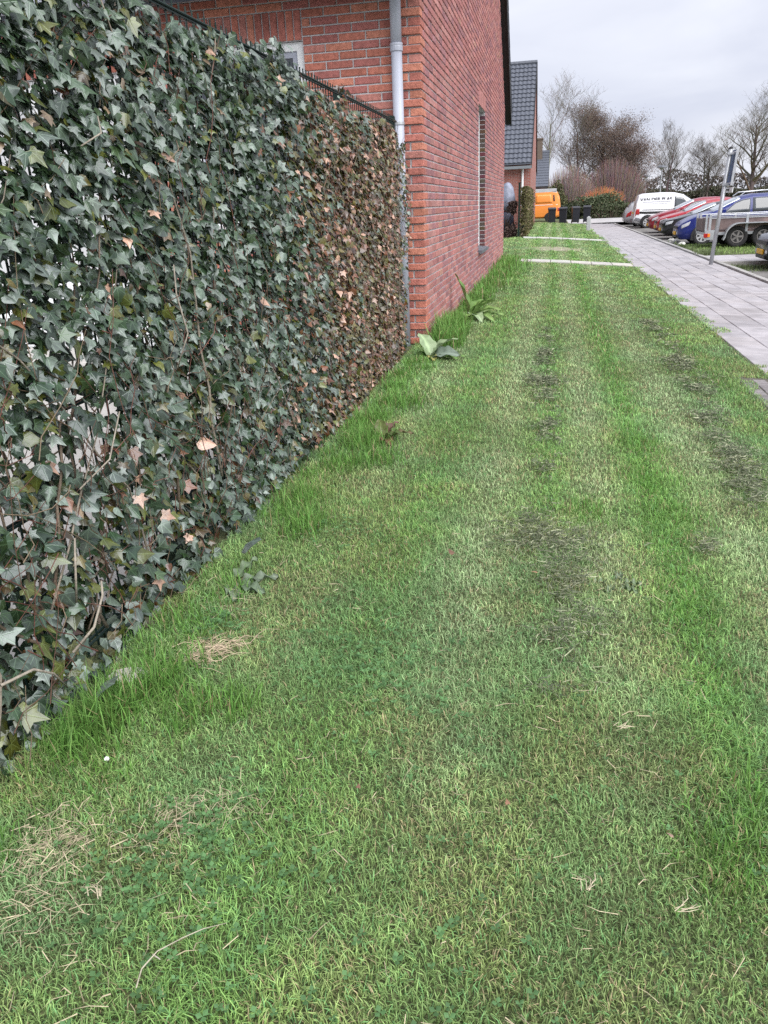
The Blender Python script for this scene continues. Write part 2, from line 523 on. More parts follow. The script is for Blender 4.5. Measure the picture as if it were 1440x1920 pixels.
for k in range(121):
    z0 = k * C + .004; z1 = z0 + BH
    even = k % 2 == 0
    # facade, from the corner to the left
    if z1 < EAVE + .03:
        x = XW if even else XW - .111
        first = True
        while x > -9:
            L = .21 if not (even is False and False) else .1
            x0, x1 = x - L, x
            x -= L + .0115
            proud = .013 if (even and x1 > XW - .2) else 0.0
            if first and even: x0 += 0
            first = False
            hit = False
            for (a, b, c, d) in ((WX0, WX1, WZ0, WZ1 + .215), (-6.3, -3.6, 0, 2.3 + .215)):
                if overlap(z0, z1, c, d) and overlap(x0, x1, a, b):
                    if x0 < a and x1 > a: x1 = a - .006
                    elif x1 > b and x0 < b: x0 = b + .006
                    else: hit = True
            if hit or x1 - x0 < .03: continue
            dep = .095 if (x1 > XW - .01) else .02
            pr_ = 0
            if z0 > 1.55 and x0 > -3.4: pr_ = 3
            elif x1 > XW - .36: pr_ = 2
            bricks.append((x0, x1, YF - proud, YF + dep, z0, z1, bcol(PAL), pr_))
        # the recessed courses of the corner pier show a header next to the quoin
    # side wall
    y = YF + (.106 if even else 0)
    fst = True
    while y < YB - .02:
        L = .21
        if fst and even: L = .1
        y0, y1 = y, min(y + L, YB)
        y += L + .0115
        zt = zr((y0 + y1) / 2)
        thin = .095 if (fst and not even) else .02
        fst = False
        if z1 > zt - .05: continue
        hit = False
        if overlap(z0, z1, SZ0, SZ1 + .215) and overlap(y0, y1, SY0, SY1):
            if y0 < SY0 and y1 > SY0: y1 = SY0 - .004
            elif y1 > SY1 and y0 < SY1: y0 = SY1 + .004
            else: hit = True
        if hit or y1 - y0 < .03: continue
        pr_ = 1.9 if (y1 < 7.1 and z1 < 3.1) else (1 if (y1 < 7.6 and z1 < 3.1) else 0)
        pu = .55 if (10.3 < y0 < 14.6 and z0 < 2.6) else .08
        bricks.append((XW - thin, XW, y0, y1, z0, z1, bcol(PALS, pu) if y0 > YF + .01 else bcol(PAL), pr_))
# soldier courses above the openings and brick reveals of the side window
for (a, b, zt) in ((WX0, WX1, WZ1), (-6.3, -3.6, 2.3)):
    nn = int((b - a) / .0625)
    for i in range(nn):
        x0 = a + i * (b - a) / nn + .005
        bricks.append((x0, x0 + (b - a) / nn - .0105, YF, YF + .09, zt + .003, zt + .207, bcol(PAL[:4]), 4 if zt == WZ1 and x0 > -2.75 else 0))
nn = int((SY1 - SY0) / .0625)
for i in range(nn):
    y0 = SY0 + i * (SY1 - SY0) / nn + .005
    bricks.append((XW - .09, XW, y0, y0 + (SY1 - SY0) / nn - .0105, SZ1 + .003, SZ1 + .207, bcol(PALS[:4]), 0))
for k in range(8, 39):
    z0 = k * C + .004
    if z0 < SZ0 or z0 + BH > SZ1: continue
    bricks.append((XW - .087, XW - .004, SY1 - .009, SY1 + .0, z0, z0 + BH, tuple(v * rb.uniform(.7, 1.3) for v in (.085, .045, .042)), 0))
bricks.sort(key=lambda b: -b[7])
cache = {}
rest = MB()


def brick_box(mb, x0, x1, y0, y1, z0, z1, c, face):
    """a box whose outer face has a small chamfer: 'y' faces -Y, 'x' faces +X"""
    e = .004
    if face == 'y':
        vs = [(x0, y1, z0), (x1, y1, z0), (x1, y1, z1), (x0, y1, z1), (x0, y0 + e, z0), (x1, y0 + e, z0), (x1, y0 + e, z1), (x0, y0 + e, z1),
              (x0 + e, y0, z0 + e), (x1 - e, y0, z0 + e), (x1 - e, y0, z1 - e), (x0 + e, y0, z1 - e)]
    else:
        vs = [(x0, y0, z0), (x0, y1, z0), (x0, y1, z1), (x0, y0, z1), (x1 - e, y0, z0), (x1 - e, y1, z0), (x1 - e, y1, z1), (x1 - e, y0, z1),
              (x1, y0 + e, z0 + e), (x1, y1 - e, z0 + e), (x1, y1 - e, z1 - e), (x1, y0 + e, z1 - e)]
    mb.add(vs, [(0, 1, 5, 4), (1, 2, 6, 5), (2, 3, 7, 6), (3, 0, 4, 7), (4, 5, 9, 8), (5, 6, 10, 9), (6, 7, 11, 10), (7, 4, 8, 11), (8, 9, 10, 11)], c)


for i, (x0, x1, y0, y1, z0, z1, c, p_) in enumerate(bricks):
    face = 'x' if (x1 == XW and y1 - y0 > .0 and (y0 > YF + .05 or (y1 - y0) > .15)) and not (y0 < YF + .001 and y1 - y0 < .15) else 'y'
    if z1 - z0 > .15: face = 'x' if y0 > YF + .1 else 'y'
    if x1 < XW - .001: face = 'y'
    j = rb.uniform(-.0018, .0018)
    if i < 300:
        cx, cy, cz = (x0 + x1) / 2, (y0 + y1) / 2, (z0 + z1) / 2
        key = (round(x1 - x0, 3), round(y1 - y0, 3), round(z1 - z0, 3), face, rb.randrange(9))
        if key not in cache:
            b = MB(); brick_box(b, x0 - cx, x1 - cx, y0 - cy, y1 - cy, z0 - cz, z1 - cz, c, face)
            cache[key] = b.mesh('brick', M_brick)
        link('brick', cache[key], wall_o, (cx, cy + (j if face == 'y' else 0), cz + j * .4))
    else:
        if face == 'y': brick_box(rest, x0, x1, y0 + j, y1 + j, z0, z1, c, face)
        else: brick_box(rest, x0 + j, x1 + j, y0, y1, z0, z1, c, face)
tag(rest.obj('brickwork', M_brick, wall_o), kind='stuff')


def window_part(parent, x0, x1, y, z0, z1, fw=.06, sash=True, sill=None):
    """a window whose panes face -Y"""
    f = MB()
    d0, d1 = y, y + .07
    f.box(x0, x1, d0, d1, z1 - fw, z1); f.box(x0, x1, d0, d1, z0, z0 + fw)
    f.box(x0, x0 + fw, d0, d1, z0 + fw, z1 - fw); f.box(x1 - fw, x1, d0, d1, z0 + fw, z1 - fw)
    w = f.obj('window', M_white, parent)
    s = MB(); a, b, c, d, t = x0 + fw, x1 - fw, z0 + fw, z1 - fw, .045
    s.box(a, b, y + .018, y + .06, d - t, d); s.box(a, b, y + .018, y + .06, c, c + t)
    s.box(a, a + t, y + .018, y + .06, c + t, d - t); s.box(b - t, b, y + .018, y + .06, c + t, d - t)
    s.obj('sash', M_grey_pvc, w)
    g = MB(); g.box(a + t, b - t, y + .03, y + .045, c + t, d - t); g.obj('pane', M_glass, w)
    return w


window_part(house, WX0 + .004, WX1 - .004, YF + .05, WZ0, WZ1 - .004)
# white garden doors, glimpsed through the ivy
for i in range(3):
    a = -6.29 + i * .895
    d = MB(); f0, f1 = YF + .05, YF + .12
    d.box(a, a + .89, f0, f1, 2.2, 2.295); d.box(a, a + .89, f0, f1, 0, .5); d.box(a, a + .1, f0, f1, .5, 2.2); d.box(a + .79, a + .89, f0, f1, .5, 2.2)
    dd = d.obj('garden_door', M_white, house)
    g = MB(); g.box(a + .1, a + .79, f0 + .02, f0 + .035, .5, 2.2); g.obj('pane', mat('curtained_glass', (.55, .56, .58), .15, .08, 3), dd)
    h = MB(); h.tube([(a + .75, f0 - .03, 1.0), (a + .75, f0 - .03, 1.12)], .012); h.obj('handle', M_galv, dd)
# side window: tall white frame set back in the reveal, dark sill
fx = XW - .088
f = MB(); fw = .075
f.box(fx - .06, fx, SY0, SY1, SZ1 - fw, SZ1 - .004); f.box(fx - .06, fx, SY0, SY1, SZ0 + .03, SZ0 + fw + .03)
f.box(fx - .06, fx, SY0 + .004, SY0 + fw, SZ0 + fw + .03, SZ1 - fw); f.box(fx - .06, fx, SY1 - fw - .04, SY1 - .012, SZ0 + fw + .03, SZ1 - fw)
w = f.obj('window', M_white, house)
g = MB(); g.box(fx - .045, fx - .03, SY0 + fw, SY1 - fw - .04, SZ0 + fw + .03, SZ1 - fw); g.obj('pane', M_glass, w)
s = MB(); s.prism([(fx - .02, SZ0 + .028), (XW + .055, SZ0 + .004), (XW + .055, SZ0 - .035), (fx - .02, SZ0 - .02)], 'y', SY0 - .03, SY1 + .03); s.obj('sill', M_sill, w)
# downpipe
PX, PY = -1.243, YF - .06
d = MB(); d.tube([(PX, PY, -.05), (PX, PY, 2.3)], .0435, 16); dp = d.obj('downpipe', M_grey_pvc, house, smooth=True)
d = MB(); d.tube([(PX, PY, 2.3), (PX, PY, 3.0)], .0435, 16); d.obj('upper_pipe', M_grey_pvc, dp, smooth=True)
d = MB(); d.lathe([(.0475, 2.262), (.0505, 2.266), (.0505, 2.292), (.049, 2.300), (.0505, 2.305), (.0505, 2.316), (.0475, 2.32)], 16, 'z', (PX, PY, 0)); d.obj('coupling', M_grey_pvc, dp, smooth=False)
for z in (.9, 1.75):
    d = MB(); d.lathe([(.046, z), (.049, z), (.049, z + .02), (.046, z + .02)], 16, 'z', (PX, PY, 0)); d.box(PX - .01, PX + .01, PY + .04, YF, z + .004, z + .016); d.obj('bracket', M_galv, dp)
# roof, verge boards, gutter
rf = MB()
for s_ in (-1, 1):
    ye = YF - .35 if s_ < 0 else YB + .32
    ze = EAVE - .28
    zt = zr(RID) + .1
    rf.add([(-9.3, ye, ze), (XW + .09, ye, ze), (XW + .09, RID, zt), (-9.3, RID, zt), (-9.3, ye, ze + .1), (XW + .09, ye, ze + .1), (XW + .09, RID, zt + .12), (-9.3, RID, zt + .12)],
           [(0, 1, 2, 3), (4, 5, 6, 7), (0, 1, 5, 4), (1, 2, 6, 5), (2, 3, 7, 6), (3, 0, 4, 7)])
roof_o = rf.obj('roof', M_tile, house)
for s_ in (-1, 1):
    v = MB()
    ye = YF - .36 if s_ < 0 else YB + .33
    pts = [(ye, EAVE - .31), (RID, zr(RID) + .04), (RID, zr(RID) + .26), (ye, EAVE - .07)]
    v.prism(pts, 'x', XW + .0905, XW + .12); v.obj('verge_board', M_dark, roof_o)
    # soffit under the verge
    v = MB(); v.prism([(a, b + .02) for a, b in pts[:2]] + [(a, b + .06) for a, b in (pts[1], pts[0])], 'x', XW + .002, XW + .0885); v.obj('soffit', M_dark, roof_o)
# toothed edge of the verge tiles
for i in range(20):
    t = (i + .5) / 20
    y = YB + .33 + (RID - YB - .33) * t; z = EAVE - .07 + (zr(RID) + .26 - EAVE + .07) * t
    v = MB(); v.box(XW + .04, XW + .13, y - .16, y + .16, z - .015, z + .03)
    v.V = [(a, b, c - (b - y) * SLOPE + (b - y) * .12) for a, b, c in v.V]
    v.obj('roof_tile', M_tile, roof_o)
gt = MB(); gt.tube([(-9.2, YF - .42, EAVE - .2), (XW + .1, YF - .42, EAVE - .2)], .06, 10); gt.obj('gutter', M_grey_pvc, house)


# ------------------------------------------------------------------ houses further on
def brickwall_material(name, c1, c2, mort):
    m = bpy.data.materials.new(name); m.use_nodes = True
    n, l = m.node_tree.nodes, m.node_tree.links
    g = n.new('ShaderNodeNewGeometry'); sp = n.new('ShaderNodeSeparateXYZ'); l.new(g.outputs['Position'], sp.inputs[0])
    ad = n.new('ShaderNodeMath'); l.new(sp.outputs[0], ad.inputs[0]); l.new(sp.outputs[1], ad.inputs[1])
    cb = n.new('ShaderNodeCombineXYZ'); l.new(ad.outputs[0], cb.inputs[0]); l.new(sp.outputs[2], cb.inputs[1])
    b = n.new('ShaderNodeTexBrick'); l.new(cb.outputs[0], b.inputs['Vector'])
    b.inputs['Scale'].default_value = 1.0; b.inputs['Brick Width'].default_value = .22; b.inputs['Row Height'].default_value = .0625
    b.inputs['Mortar Size'].default_value = .006; b.inputs['Color1'].default_value = (*c1, 1); b.inputs['Color2'].default_value = (*c2, 1); b.inputs['Mortar'].default_value = (*mort, 1)
    p = n['Principled BSDF']; l.new(b.outputs[0], p.inputs['Base Color']); p.inputs['Roughness'].default_value = .9
    return m


M_bw2 = brickwall_material('far_brickwork', (.31, .095, .068), (.24, .078, .062), (.33, .30, .29))
h2 = thing('brick_house', 'further red brick house with steep grey pantiled roof beside the lawn', 'house')
Y2, Y2b, X2 = 39.5, 50.4, -1.13
R2 = (Y2 + Y2b) / 2; E2 = 2.95; RZ2 = 7.50
wl2 = MB()
wl2.prism([(Y2, -.4), (Y2b, -.4), (Y2b, E2), (R2, RZ2), (Y2, E2)], 'x', -9, X2)
w2o = wl2.obj('wall', M_bw2, h2)
sl = (RZ2 - E2) / (R2 - Y2); ang = math.atan(sl)
rf = MB()
for s_ in (-1, 1):
    ye = Y2 - .3 if s_ < 0 else Y2b + .3
    ze = E2 - .3 * sl
    o_ = .05
    rf.add([(-9.1, ye, ze + o_), (X2 + .02, ye, ze + o_), (X2 + .02, R2, RZ2 + o_), (-9.1, R2, RZ2 + o_), (-9.1, ye, ze + o_ + .05), (X2 + .02, ye, ze + o_ + .05), (X2 + .02, R2, RZ2 + o_ + .05), (-9.1, R2, RZ2 + o_ + .05)],
           [(0, 1, 2, 3), (4, 5, 6, 7), (0, 1, 5, 4), (1, 2, 6, 5), (2, 3, 7, 6), (3, 0, 4, 7)])
r2o = rf.obj('roof', M_tile, h2)
# pantiles: S-shaped cross-section, lapped courses
TW, TG = .205, .338


def pantile():
    b = MB(); n_ = 7
    vs = []
    for (v, dz) in ((0, .060), (TG + .04, .010)):
        for i in range(n_):
            t = i / (n_ - 1)
            vs.append((t * TW, v, dz + .017 * math.sin(t * 2 * math.pi)))
    for i in range(n_):
        t = i / (n_ - 1)
        vs.append((t * TW, 0, -.005 + .017 * math.sin(t * 2 * math.pi)))
    fs = [(i, i + 1, n_ + i + 1, n_ + i) for i in range(n_ - 1)] + [(i, 2 * n_ + i, 2 * n_ + i + 1, i + 1) for i in range(n_ - 1)]
    b.add(vs, fs)
    return b


tile_me = pantile().mesh('roof_tile', M_tile)
slen = math.hypot(R2 - Y2 + .3, RZ2 - E2 + .3 * sl)
rows = int(slen / TG)
restt = MB(); pb = pantile(); cnt = 0
for r in range(rows):
    for c in range(36):
        x = X2 + .02 - TW * (c + 1)
        y = Y2 - .3 + r * TG * math.cos(ang); z = E2 - .3 * sl + .1 + r * TG * math.sin(ang)
        if c < 14 and cnt < 300:
            cnt += 1
            link('roof_tile', tile_me, r2o, (x, y, z), (ang, 0, 0))
        else:
            ca, sa = math.cos(ang), math.sin(ang)
            restt.add([(v[0] + x, y + v[1] * ca - v[2] * sa, z + v[1] * sa + v[2] * ca) for v in pb.V], pb.F)
tag(restt.obj('roof_tiles', M_tile, r2o), kind='stuff')
b = MB(); b.tube([(-9.1, R2, RZ2 + .13), (X2 + .05, R2, RZ2 + .13)], .11, 8); b.obj('ridge', M_tile, r2o)
for s_ in (-1, 1):
    ye = Y2 - .3 if s_ < 0 else Y2b + .3
    ze = E2 - .3 * sl
    v = MB(); v.prism([(ye, ze - .12), (R2, RZ2 - .08), (R2, RZ2 + .16), (ye, ze + .12)], 'x', X2 + .021, X2 + .06); v.obj('verge_board', M_dark, r2o)
b = MB(); b.box(-9.1, X2 + .05, Y2 - .42, Y2 - .3, E2 - .38, E2 - .26); b.obj('gutter', mat('zinc', (.17, .19, .21), .5, .1, 8), h2)
b = MB(); b.tube([(X2 - .36, Y2 - .07, -.1), (X2 - .36, Y2 - .07, E2 - .4), (X2 - .36, Y2 - .3, E2 - .3)], .05, 10); b.obj('downpipe', M_white, h2)
# brick edge strip next to the downpipe
window_part(h2, -4.4, -3.0, Y2 - .01, .9, 2.2)

h3 = thing('brick_house', 'distant low house with grey roof and brown chimney behind the orange van', 'house')
b = MB(); b.box(-9, -.75, 66, 76, -.4, 2.3); b.obj('wall', M_bw2, h3)
b = MB(); b.prism([(65.6, 2.2), (70.9, 5.0), (76.2, 2.2)], 'x', -9.2, -.55)
ro = b.obj('roof', mat('far_roof', (.15, .155, .17), .7, .25, 4, bump=.3, bscale=9), h3)
for i in range(14):
    y = 65.6 + i * .38; z = 2.2 + (y - 65.6) * 2.8 / 5.3
    b = MB(); b.box(-9.2, -.53, y, y + .4, z + .02, z + .05); b.V = [(q[0], q[1], q[2] + (q[1] - y) * .528 * .8) for q in b.V]
    b.obj('tile_course', M_tile, ro)
b = MB(); b.box(-1.55, -1.1, 69.5, 70.3, 4.0, 5.75); b.box(-1.6, -1.05, 69.45, 70.35, 5.75, 5.85); b.obj('chimney', mat('chimney_brick', (.13, .10, .08), .9, .2, 10), ro)
window_part(h3, -4, -2.6, 65.9, .8, 2.0)

# ------------------------------------------------------------------ double-rod mesh fence
XF, FH = -1.205, 1.745
fence = thing('mesh_fence', 'dark green double rod mesh fence overgrown with ivy', 'fence', (XF, 0, 0))
b = MB(); b.tube([(0, 0, .03), (0, 0, FH + .028)], .0032, 5); vw = b.mesh('vertical_wire', M_fence)
b = MB(); b.tube([(0, -.35, 0), (0, 6.44, 0)], .0042, 6); hw = b.mesh('horizontal_wire', M_fence)
for i in range(136):
    link('vertical_wire', vw, fence, (0, -.33 + i * .05, 0), (0, 0, random.uniform(0, 1)))
for k in range(9):
    z = .06 + k * (FH - .06) / 8
    for s_ in (-1, 1):
        link('horizontal_wire', hw, fence, (s_ * .0078, 0, z))
b = MB(); b.box(-.02, .02, -.006, .006, FH - .006, FH + .012)
for y in (-.1, 2.42, 4.93, 6.46):
    b = MB(); b.box(-.075, -.015, y - .02, y + .02, -.3, FH + .03); b.box(-.078, -.012, y - .023, y + .023, FH + .03, FH + .04)
    b.obj('post', M_fence, fence)
b = MB(); b.box(-.006, .006, -.35, 6.44, FH - .010, FH + .004); b.obj('top_rail', M_fence, fence)

# ------------------------------------------------------------------ ivy on the fence
half = [(.0, -.02), (.28, -.15), (.44, -.02), (.34, .15), (.56, .42), (.22, .52), (.0, 1.0)]
half2 = [(.0, .0), (.30, -.07), (.42, .12), (.43, .36), (.24, .58), (.10, .82), (.0, .98)]
half3 = [(.0, -.03), (.32, -.24), (.52, -.10), (.37, .11), (.66, .40), (.23, .48), (.0, 1.05)]
half4 = [(.0, .0), (.22, -.12), (.42, .05), (.46, .25), (.34, .52), (.15, .80), (.0, .92)]


def leaf_template(h, fold, droop):
    out = [(x, y) for x, y in h] + [(-x, y) for x, y in reversed(h[1:-1])]
    vs = [(0, .30)] + out
    V = []
    for x, y in vs:
        r = math.hypot(x, y - .3)
        V.append((x, y, -fold * abs(x) - droop * r * r + .03))
    V = np.array(V); n_ = len(out)
    F = np.array([(0, 1 + i, 1 + (i + 1) % n_) for i in range(n_)])[:, ::-1]
    UV = np.array([(x, y + .02) for x, y in vs])
    return V, F, UV


TEMPL = [leaf_template(half, .22, .10), leaf_template(half, -.05, .25), leaf_template(half2, .25, .15), leaf_template(half3, .15, .12), leaf_template(half3, .35, -.05), leaf_template(half4, .45, .1), leaf_template(half2, -.25, .45), leaf_template(half, .6, .25)]


def basis(nrm, tip):
    """rows of rotation matrices taking local x,y(tip),z(normal) to the world"""
    nrm = nrm / np.linalg.norm(nrm, axis=1, keepdims=True)
    tip = tip - nrm * np.sum(tip * nrm, axis=1, keepdims=True)
    tip = tip / np.linalg.norm(tip, axis=1, keepdims=True)
    xx = np.cross(tip, nrm)
    return np.stack([xx, tip, nrm], axis=2)      # columns


def ivy_color(n, y, z, rng, brown):
    pal = np.array([(.014, .030, .013), (.022, .044, .022), (.036, .062, .040), (.014, .028, .010), (.092, .122, .104), (.060, .088, .066), (.020, .042, .016), (.118, .146, .132), (.030, .054, .022), (.075, .102, .084)])  # pale grey-green entries put sky sheen into the leaf colour
    c = pal[rng.integers(0, len(pal), n)] * rng.uniform(.65, 1.35, (n, 1))
    t = rng.random(n)
    ol = (t < .075); c[ol] = np.array((.070, .080, .014)) * rng.uniform(.6, 1.4, (ol.sum(), 1))
    tn = (t > .990); c[tn] = np.array((.20, .15, .105)) * rng.uniform(.6, 1.2, (tn.sum(), 1))
    br = rng.random(n) < brown
    bp = np.array([(.105, .038, .018), (.145, .064, .034), (.070, .060, .011), (.055, .026, .014), (.30, .19, .145), (.055, .058, .012), (.034, .030, .010), (.085, .068, .018), (.045, .030, .012)])
    c[br] = bp[rng.integers(0, len(bp), br.sum())] * rng.uniform(.7, 1.3, (br.sum(), 1))
    return c


def scatter_ivy(N, rng):
    y = rng.uniform(.3, 6.70, N); z = rng.uniform(-.02, 1.86, N)
    # cover: dense above, open in places low down near the viewer
    cl = fbm(y, z, 3.0, 4)
    near = np.clip((4.2 - y) / 2.0, 0, 1)
    low = np.clip((.95 - z) / .7, 0, 1)
    keep = 1.0 - .66 * low * near + .10 * (cl - .5)
    holes = np.clip((cl - .56) / .1, 0, 1) * (.30 + .5 * low * near)
    keep = keep - holes
    keep = keep + .3 * np.clip((y - 4.2) / 1, 0, 1) + .32 * (z < .22)
    topz = 1.742 + .10 * np.clip((vnoise(y, y * 0 + 3, 3.1) - .55) / .2, 0, 1) * (y < 4.6) + .06 * (vnoise(y, y * 0, 5) - .5) + .13 * (vnoise(y, y * 0 + 9, 2.3) - .58) - .04 * np.clip((y - 3.2) / 2, 0, 1)
    keep = np.where(z > topz, .012 * (z < topz + .03), keep)
    keep = np.where(y > 6.32, .34 * (vnoise(y * 2, z, 5.0, 77) > .52) * (z < 1.62), keep)
    ok = rng.random(N) < keep
    return y[ok], z[ok]


yy, zz = scatter_ivy(53000, RNG)
NL = len(yy)
layer = RNG.random(NL)
bulge = (.055 + .05 * vnoise(yy, zz, 2.2, 8)) * (1 - .45 * np.clip((yy - 5.6) / .7, 0, 1))
lown = np.clip((.8 - zz) / .6, 0, 1)
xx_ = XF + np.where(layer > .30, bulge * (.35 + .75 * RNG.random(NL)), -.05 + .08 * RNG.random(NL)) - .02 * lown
brown = np.clip((yy - 3.2) / 1.1, 0, 1) * .94 + .02
brown = np.where((yy > 6.28), .5, brown)
brown = np.clip(brown - .35 * np.clip((zz - 1.35) / .3, 0, 1) * (yy < 5.2), 0.04, 1)
brown = np.where((yy < 3.2) & (zz < .6), .13, brown)
brown = brown * np.clip(.70 + .9 * vnoise(yy, zz, 2.5, 31), 0, 1.1)
lc = ivy_color(NL, yy, zz, RNG, brown)
lc *= np.array((1.28, 1.25, 1.20))
lc[layer <= .30] *= .55  # inner layer: shade deep in the ivy painted into the leaf colour
sz = (.033 * np.exp(RNG.normal(0, .30, NL))).clip(.016, .047) * np.where(yy > 4.0, .92, 1.0) * np.where((zz < .7) & (yy < 2.6), 1.12, 1)
big = RNG.random(NL) < .05; sz[big] *= 1.2
nr = np.stack([np.ones(NL), RNG.normal(-.15, .55, NL), RNG.normal(.55, .55, NL)], 1)
tp = np.stack([RNG.normal(.25, .25, NL), RNG.normal(0, .7, NL), RNG.normal(-.9, .45, NL)], 1)
B = basis(nr, tp)
# which show largest: nearest, in front, full size
dist = np.sqrt((xx_) ** 2 + yy ** 2 + (zz - 1.13) ** 2)
score = sz / dist * (layer > .30) * np.where((yy > 1.25), 1, 0) * (B[:, 0, 2] > .5)
# only those inside the picture count as largest
Rn = np.array(R)
cc = (np.stack([xx_, yy, zz - 1.13], 1)) @ Rn
px = 720 + cc[:, 0] * 1450 / -cc[:, 2]; py = 960 - cc[:, 1] * 1450 / -cc[:, 2]
score = score * ((px > 8) & (py > 8) & (px < 1430) & (py < 1900))
front = np.zeros(NL, bool); front[np.argsort(-score)[:300]] = True
ivy = thing('ivy', 'dense dark green ivy climbing the whole mesh fence, browned next to the house', 'ivy', (0, 0, 0))
tix = RNG.integers(0, len(TEMPL), NL)
Vs, Fs, Cs, Us, off = [], [], [], [], 0
for t_ in range(len(TEMPL)):
    sel = np.where((tix == t_) & ~front)[0]
    TV, TF, TU = TEMPL[t_]
    k = len(TV)
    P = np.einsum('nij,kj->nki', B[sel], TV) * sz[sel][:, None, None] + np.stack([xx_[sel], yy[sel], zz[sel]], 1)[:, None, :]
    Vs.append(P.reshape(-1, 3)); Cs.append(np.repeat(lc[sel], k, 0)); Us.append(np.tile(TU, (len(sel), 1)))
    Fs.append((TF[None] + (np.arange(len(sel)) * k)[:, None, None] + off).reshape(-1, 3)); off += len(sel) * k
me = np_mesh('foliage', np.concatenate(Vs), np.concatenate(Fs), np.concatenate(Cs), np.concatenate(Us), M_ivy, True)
tag(link('foliage', me, ivy), kind='stuff')
leafme = []
for t_ in range(len(TEMPL)):
    for q in range(6):
        TV, TF, TU = TEMPL[t_]
        leafme.append((t_, np_mesh('leaf', TV, TF, np.repeat(np.minimum(ivy_color(1, 1, 1, RNG, .0), (.10, .125, .112)) if q else np.array([(.07, .085, .018)]), len(TV), 0), TU, M_ivy, True)))
for i in np.where(front)[0]:
    ch = [m_ for t_, m_ in leafme if t_ == tix[i]]
    o = link('leaf', ch[int(RNG.integers(0, len(ch)))], ivy)
    o.matrix_world = Matrix.Translation((float(xx_[i]), float(yy[i]), float(zz[i]))) @ Matrix(B[i].tolist()).to_4x4() @ Matrix.Scale(float(sz[i]), 4)

# woody stems and thin runners
ri = random.Random(9)


def stem_path(y, z, dy, dz, n_, x0):
    pts = [(x0, y, z)]
    for i in range(n_):
        dy += ri.uniform(-.035, .035); dz += ri.uniform(-.02, .03)
        y += dy; z += dz
        pts.append((x0 + ri.uniform(-.012, .018), min(y, 6.3), min(max(z, .0), 1.70)))
    return pts


for i in range(52):
    y = ri.uniform(.7, 6.2) if i % 3 else ri.uniform(.9, 2.6)
    n_ = ri.randint(6, 12)
    p_ = stem_path(y, ri.uniform(-.02, .35), ri.uniform(-.06, .06), ri.uniform(.05, .11), n_, XF + ri.uniform(.0, .075))
    r0 = ri.uniform(.0025, .0058)
    v = ri.choice([(.13, .10, .075), (.17, .14, .11), (.10, .075, .055), (.22, .19, .155)])
    b = MB(); b.tube(p_, [r0 * (1 - .6 * j / n_) for j in range(n_ + 1)], 6, v); b.obj('stem', M_stem, ivy, smooth=True)
rn = MB()
for i in range(620):
    y = ri.uniform(.4, 6.5) if i % 2 else ri.uniform(.8, 3.2)
    z = ri.uniform(0, 1.6) if i % 2 else ri.uniform(0, .8)
    n_ = ri.randint(3, 6)
    p_ = stem_path(y, z, ri.uniform(-.03, .03), ri.uniform(-.03, .05), n_, XF + ri.uniform(.02, .115))
    v = ri.choice([(.11, .045, .035), (.09, .05, .035), (.08, .055, .035), (.17, .13, .09), (.14, .065, .05)])
    rn.tube(p_, [.0017 * (1 - .5 * j / n_) for j in range(n_ + 1)], 4, v, False)
tag(rn.obj('runners', M_stem, ivy, smooth=True), kind='stuff')
# a few stout bare stems low down on the left, as in the open part of the plant
for (pts_, r0) in (([(-1.13, 1.46, .14), (-1.10, 1.52, .18), (-1.10, 1.58, .24), (-1.11, 1.60, .27)], .010),
                   ([(-1.12, 1.20, .22), (-1.10, 1.28, .21), (-1.10, 1.34, .16), (-1.12, 1.40, .08)], .009),
                   ([(-1.12, 1.50, .26), (-1.10, 1.49, .34), (-1.11, 1.53, .42)], .008),
                   ([(-1.12, 1.60, .52), (-1.10, 1.72, .56), (-1.11, 1.82, .66)], .006),
                   ([(-1.12, 2.2, .7), (-1.09, 2.24, .8), (-1.10, 2.22, .92), (-1.12, 2.27, 1.0)], .008),
                   ([(-1.11, 1.85, 1.30), (-1.08, 1.90, 1.33), (-1.10, 1.93, 1.37)], .006)):
    r0 *= .38
    b = MB(); b.tube(pts_, [r0, r0 * .95, r0 * .85, r0 * .7][:len(pts_)], 7, (.27, .24, .20)); b.obj('stem', M_stem, ivy, smooth=True)

# ------------------------------------------------------------------ grass
def gauss(d, w):
    return np.exp(-(d / w) ** 2)


MIDC = np.array([(-.03, 9.0), (-.03, 5.43), (.01, 4.08), (.03, 3.65), (-.04, 2.85), (.04, 2.67), (.12, 2.45), (.09, 2.2), (.03, 1.94), (.0, 1.5)])
RIGHTC = np.array([(1.05, 12.0), (1.03, 7.38), (1.02, 5.71), (.90, 4.42), (.93, 3.93), (.89, 3.6), (.90, 3.3), (.8, 2.9)])


def linex(tab, y):
    o = np.argsort(tab[:, 1])
    return np.interp(y, tab[o, 1], tab[o, 0])


def clip_density(x, y):
    n1 = .6 * fbm(x, y, 4.0, 40) + .4 * vnoise(x, y, 17.0, 44)
    a = .8 * gauss(x - linex(MIDC, y), .06) * np.clip((n1 - .50) / .12, 0, 1) * ((y > 1.7) & (y < 8))
    a = np.maximum(a, gauss(x - .02, .16) * gauss(y - 2.68, .14) * np.clip((n1 - .36) / .1, 0, 1))
    a = np.maximum(a, gauss(x - .11, .09) * gauss(y - 2.35, .28) * np.clip((n1 - .40) / .1, 0, 1))
    b_ = .9 * gauss(x - linex(RIGHTC, y), .10) * np.clip((n1 - .48) / .10, 0, 1) * ((y > 3.2) & (y < 9))
    c = gauss(x - .59, .035) * gauss(y - 2.77, .06) * 1.2
    d = gauss(x + .03, .10) * gauss(y - 5.45, .16)
    return np.clip(np.maximum.reduce([a, b_, c, d]), 0, 1)


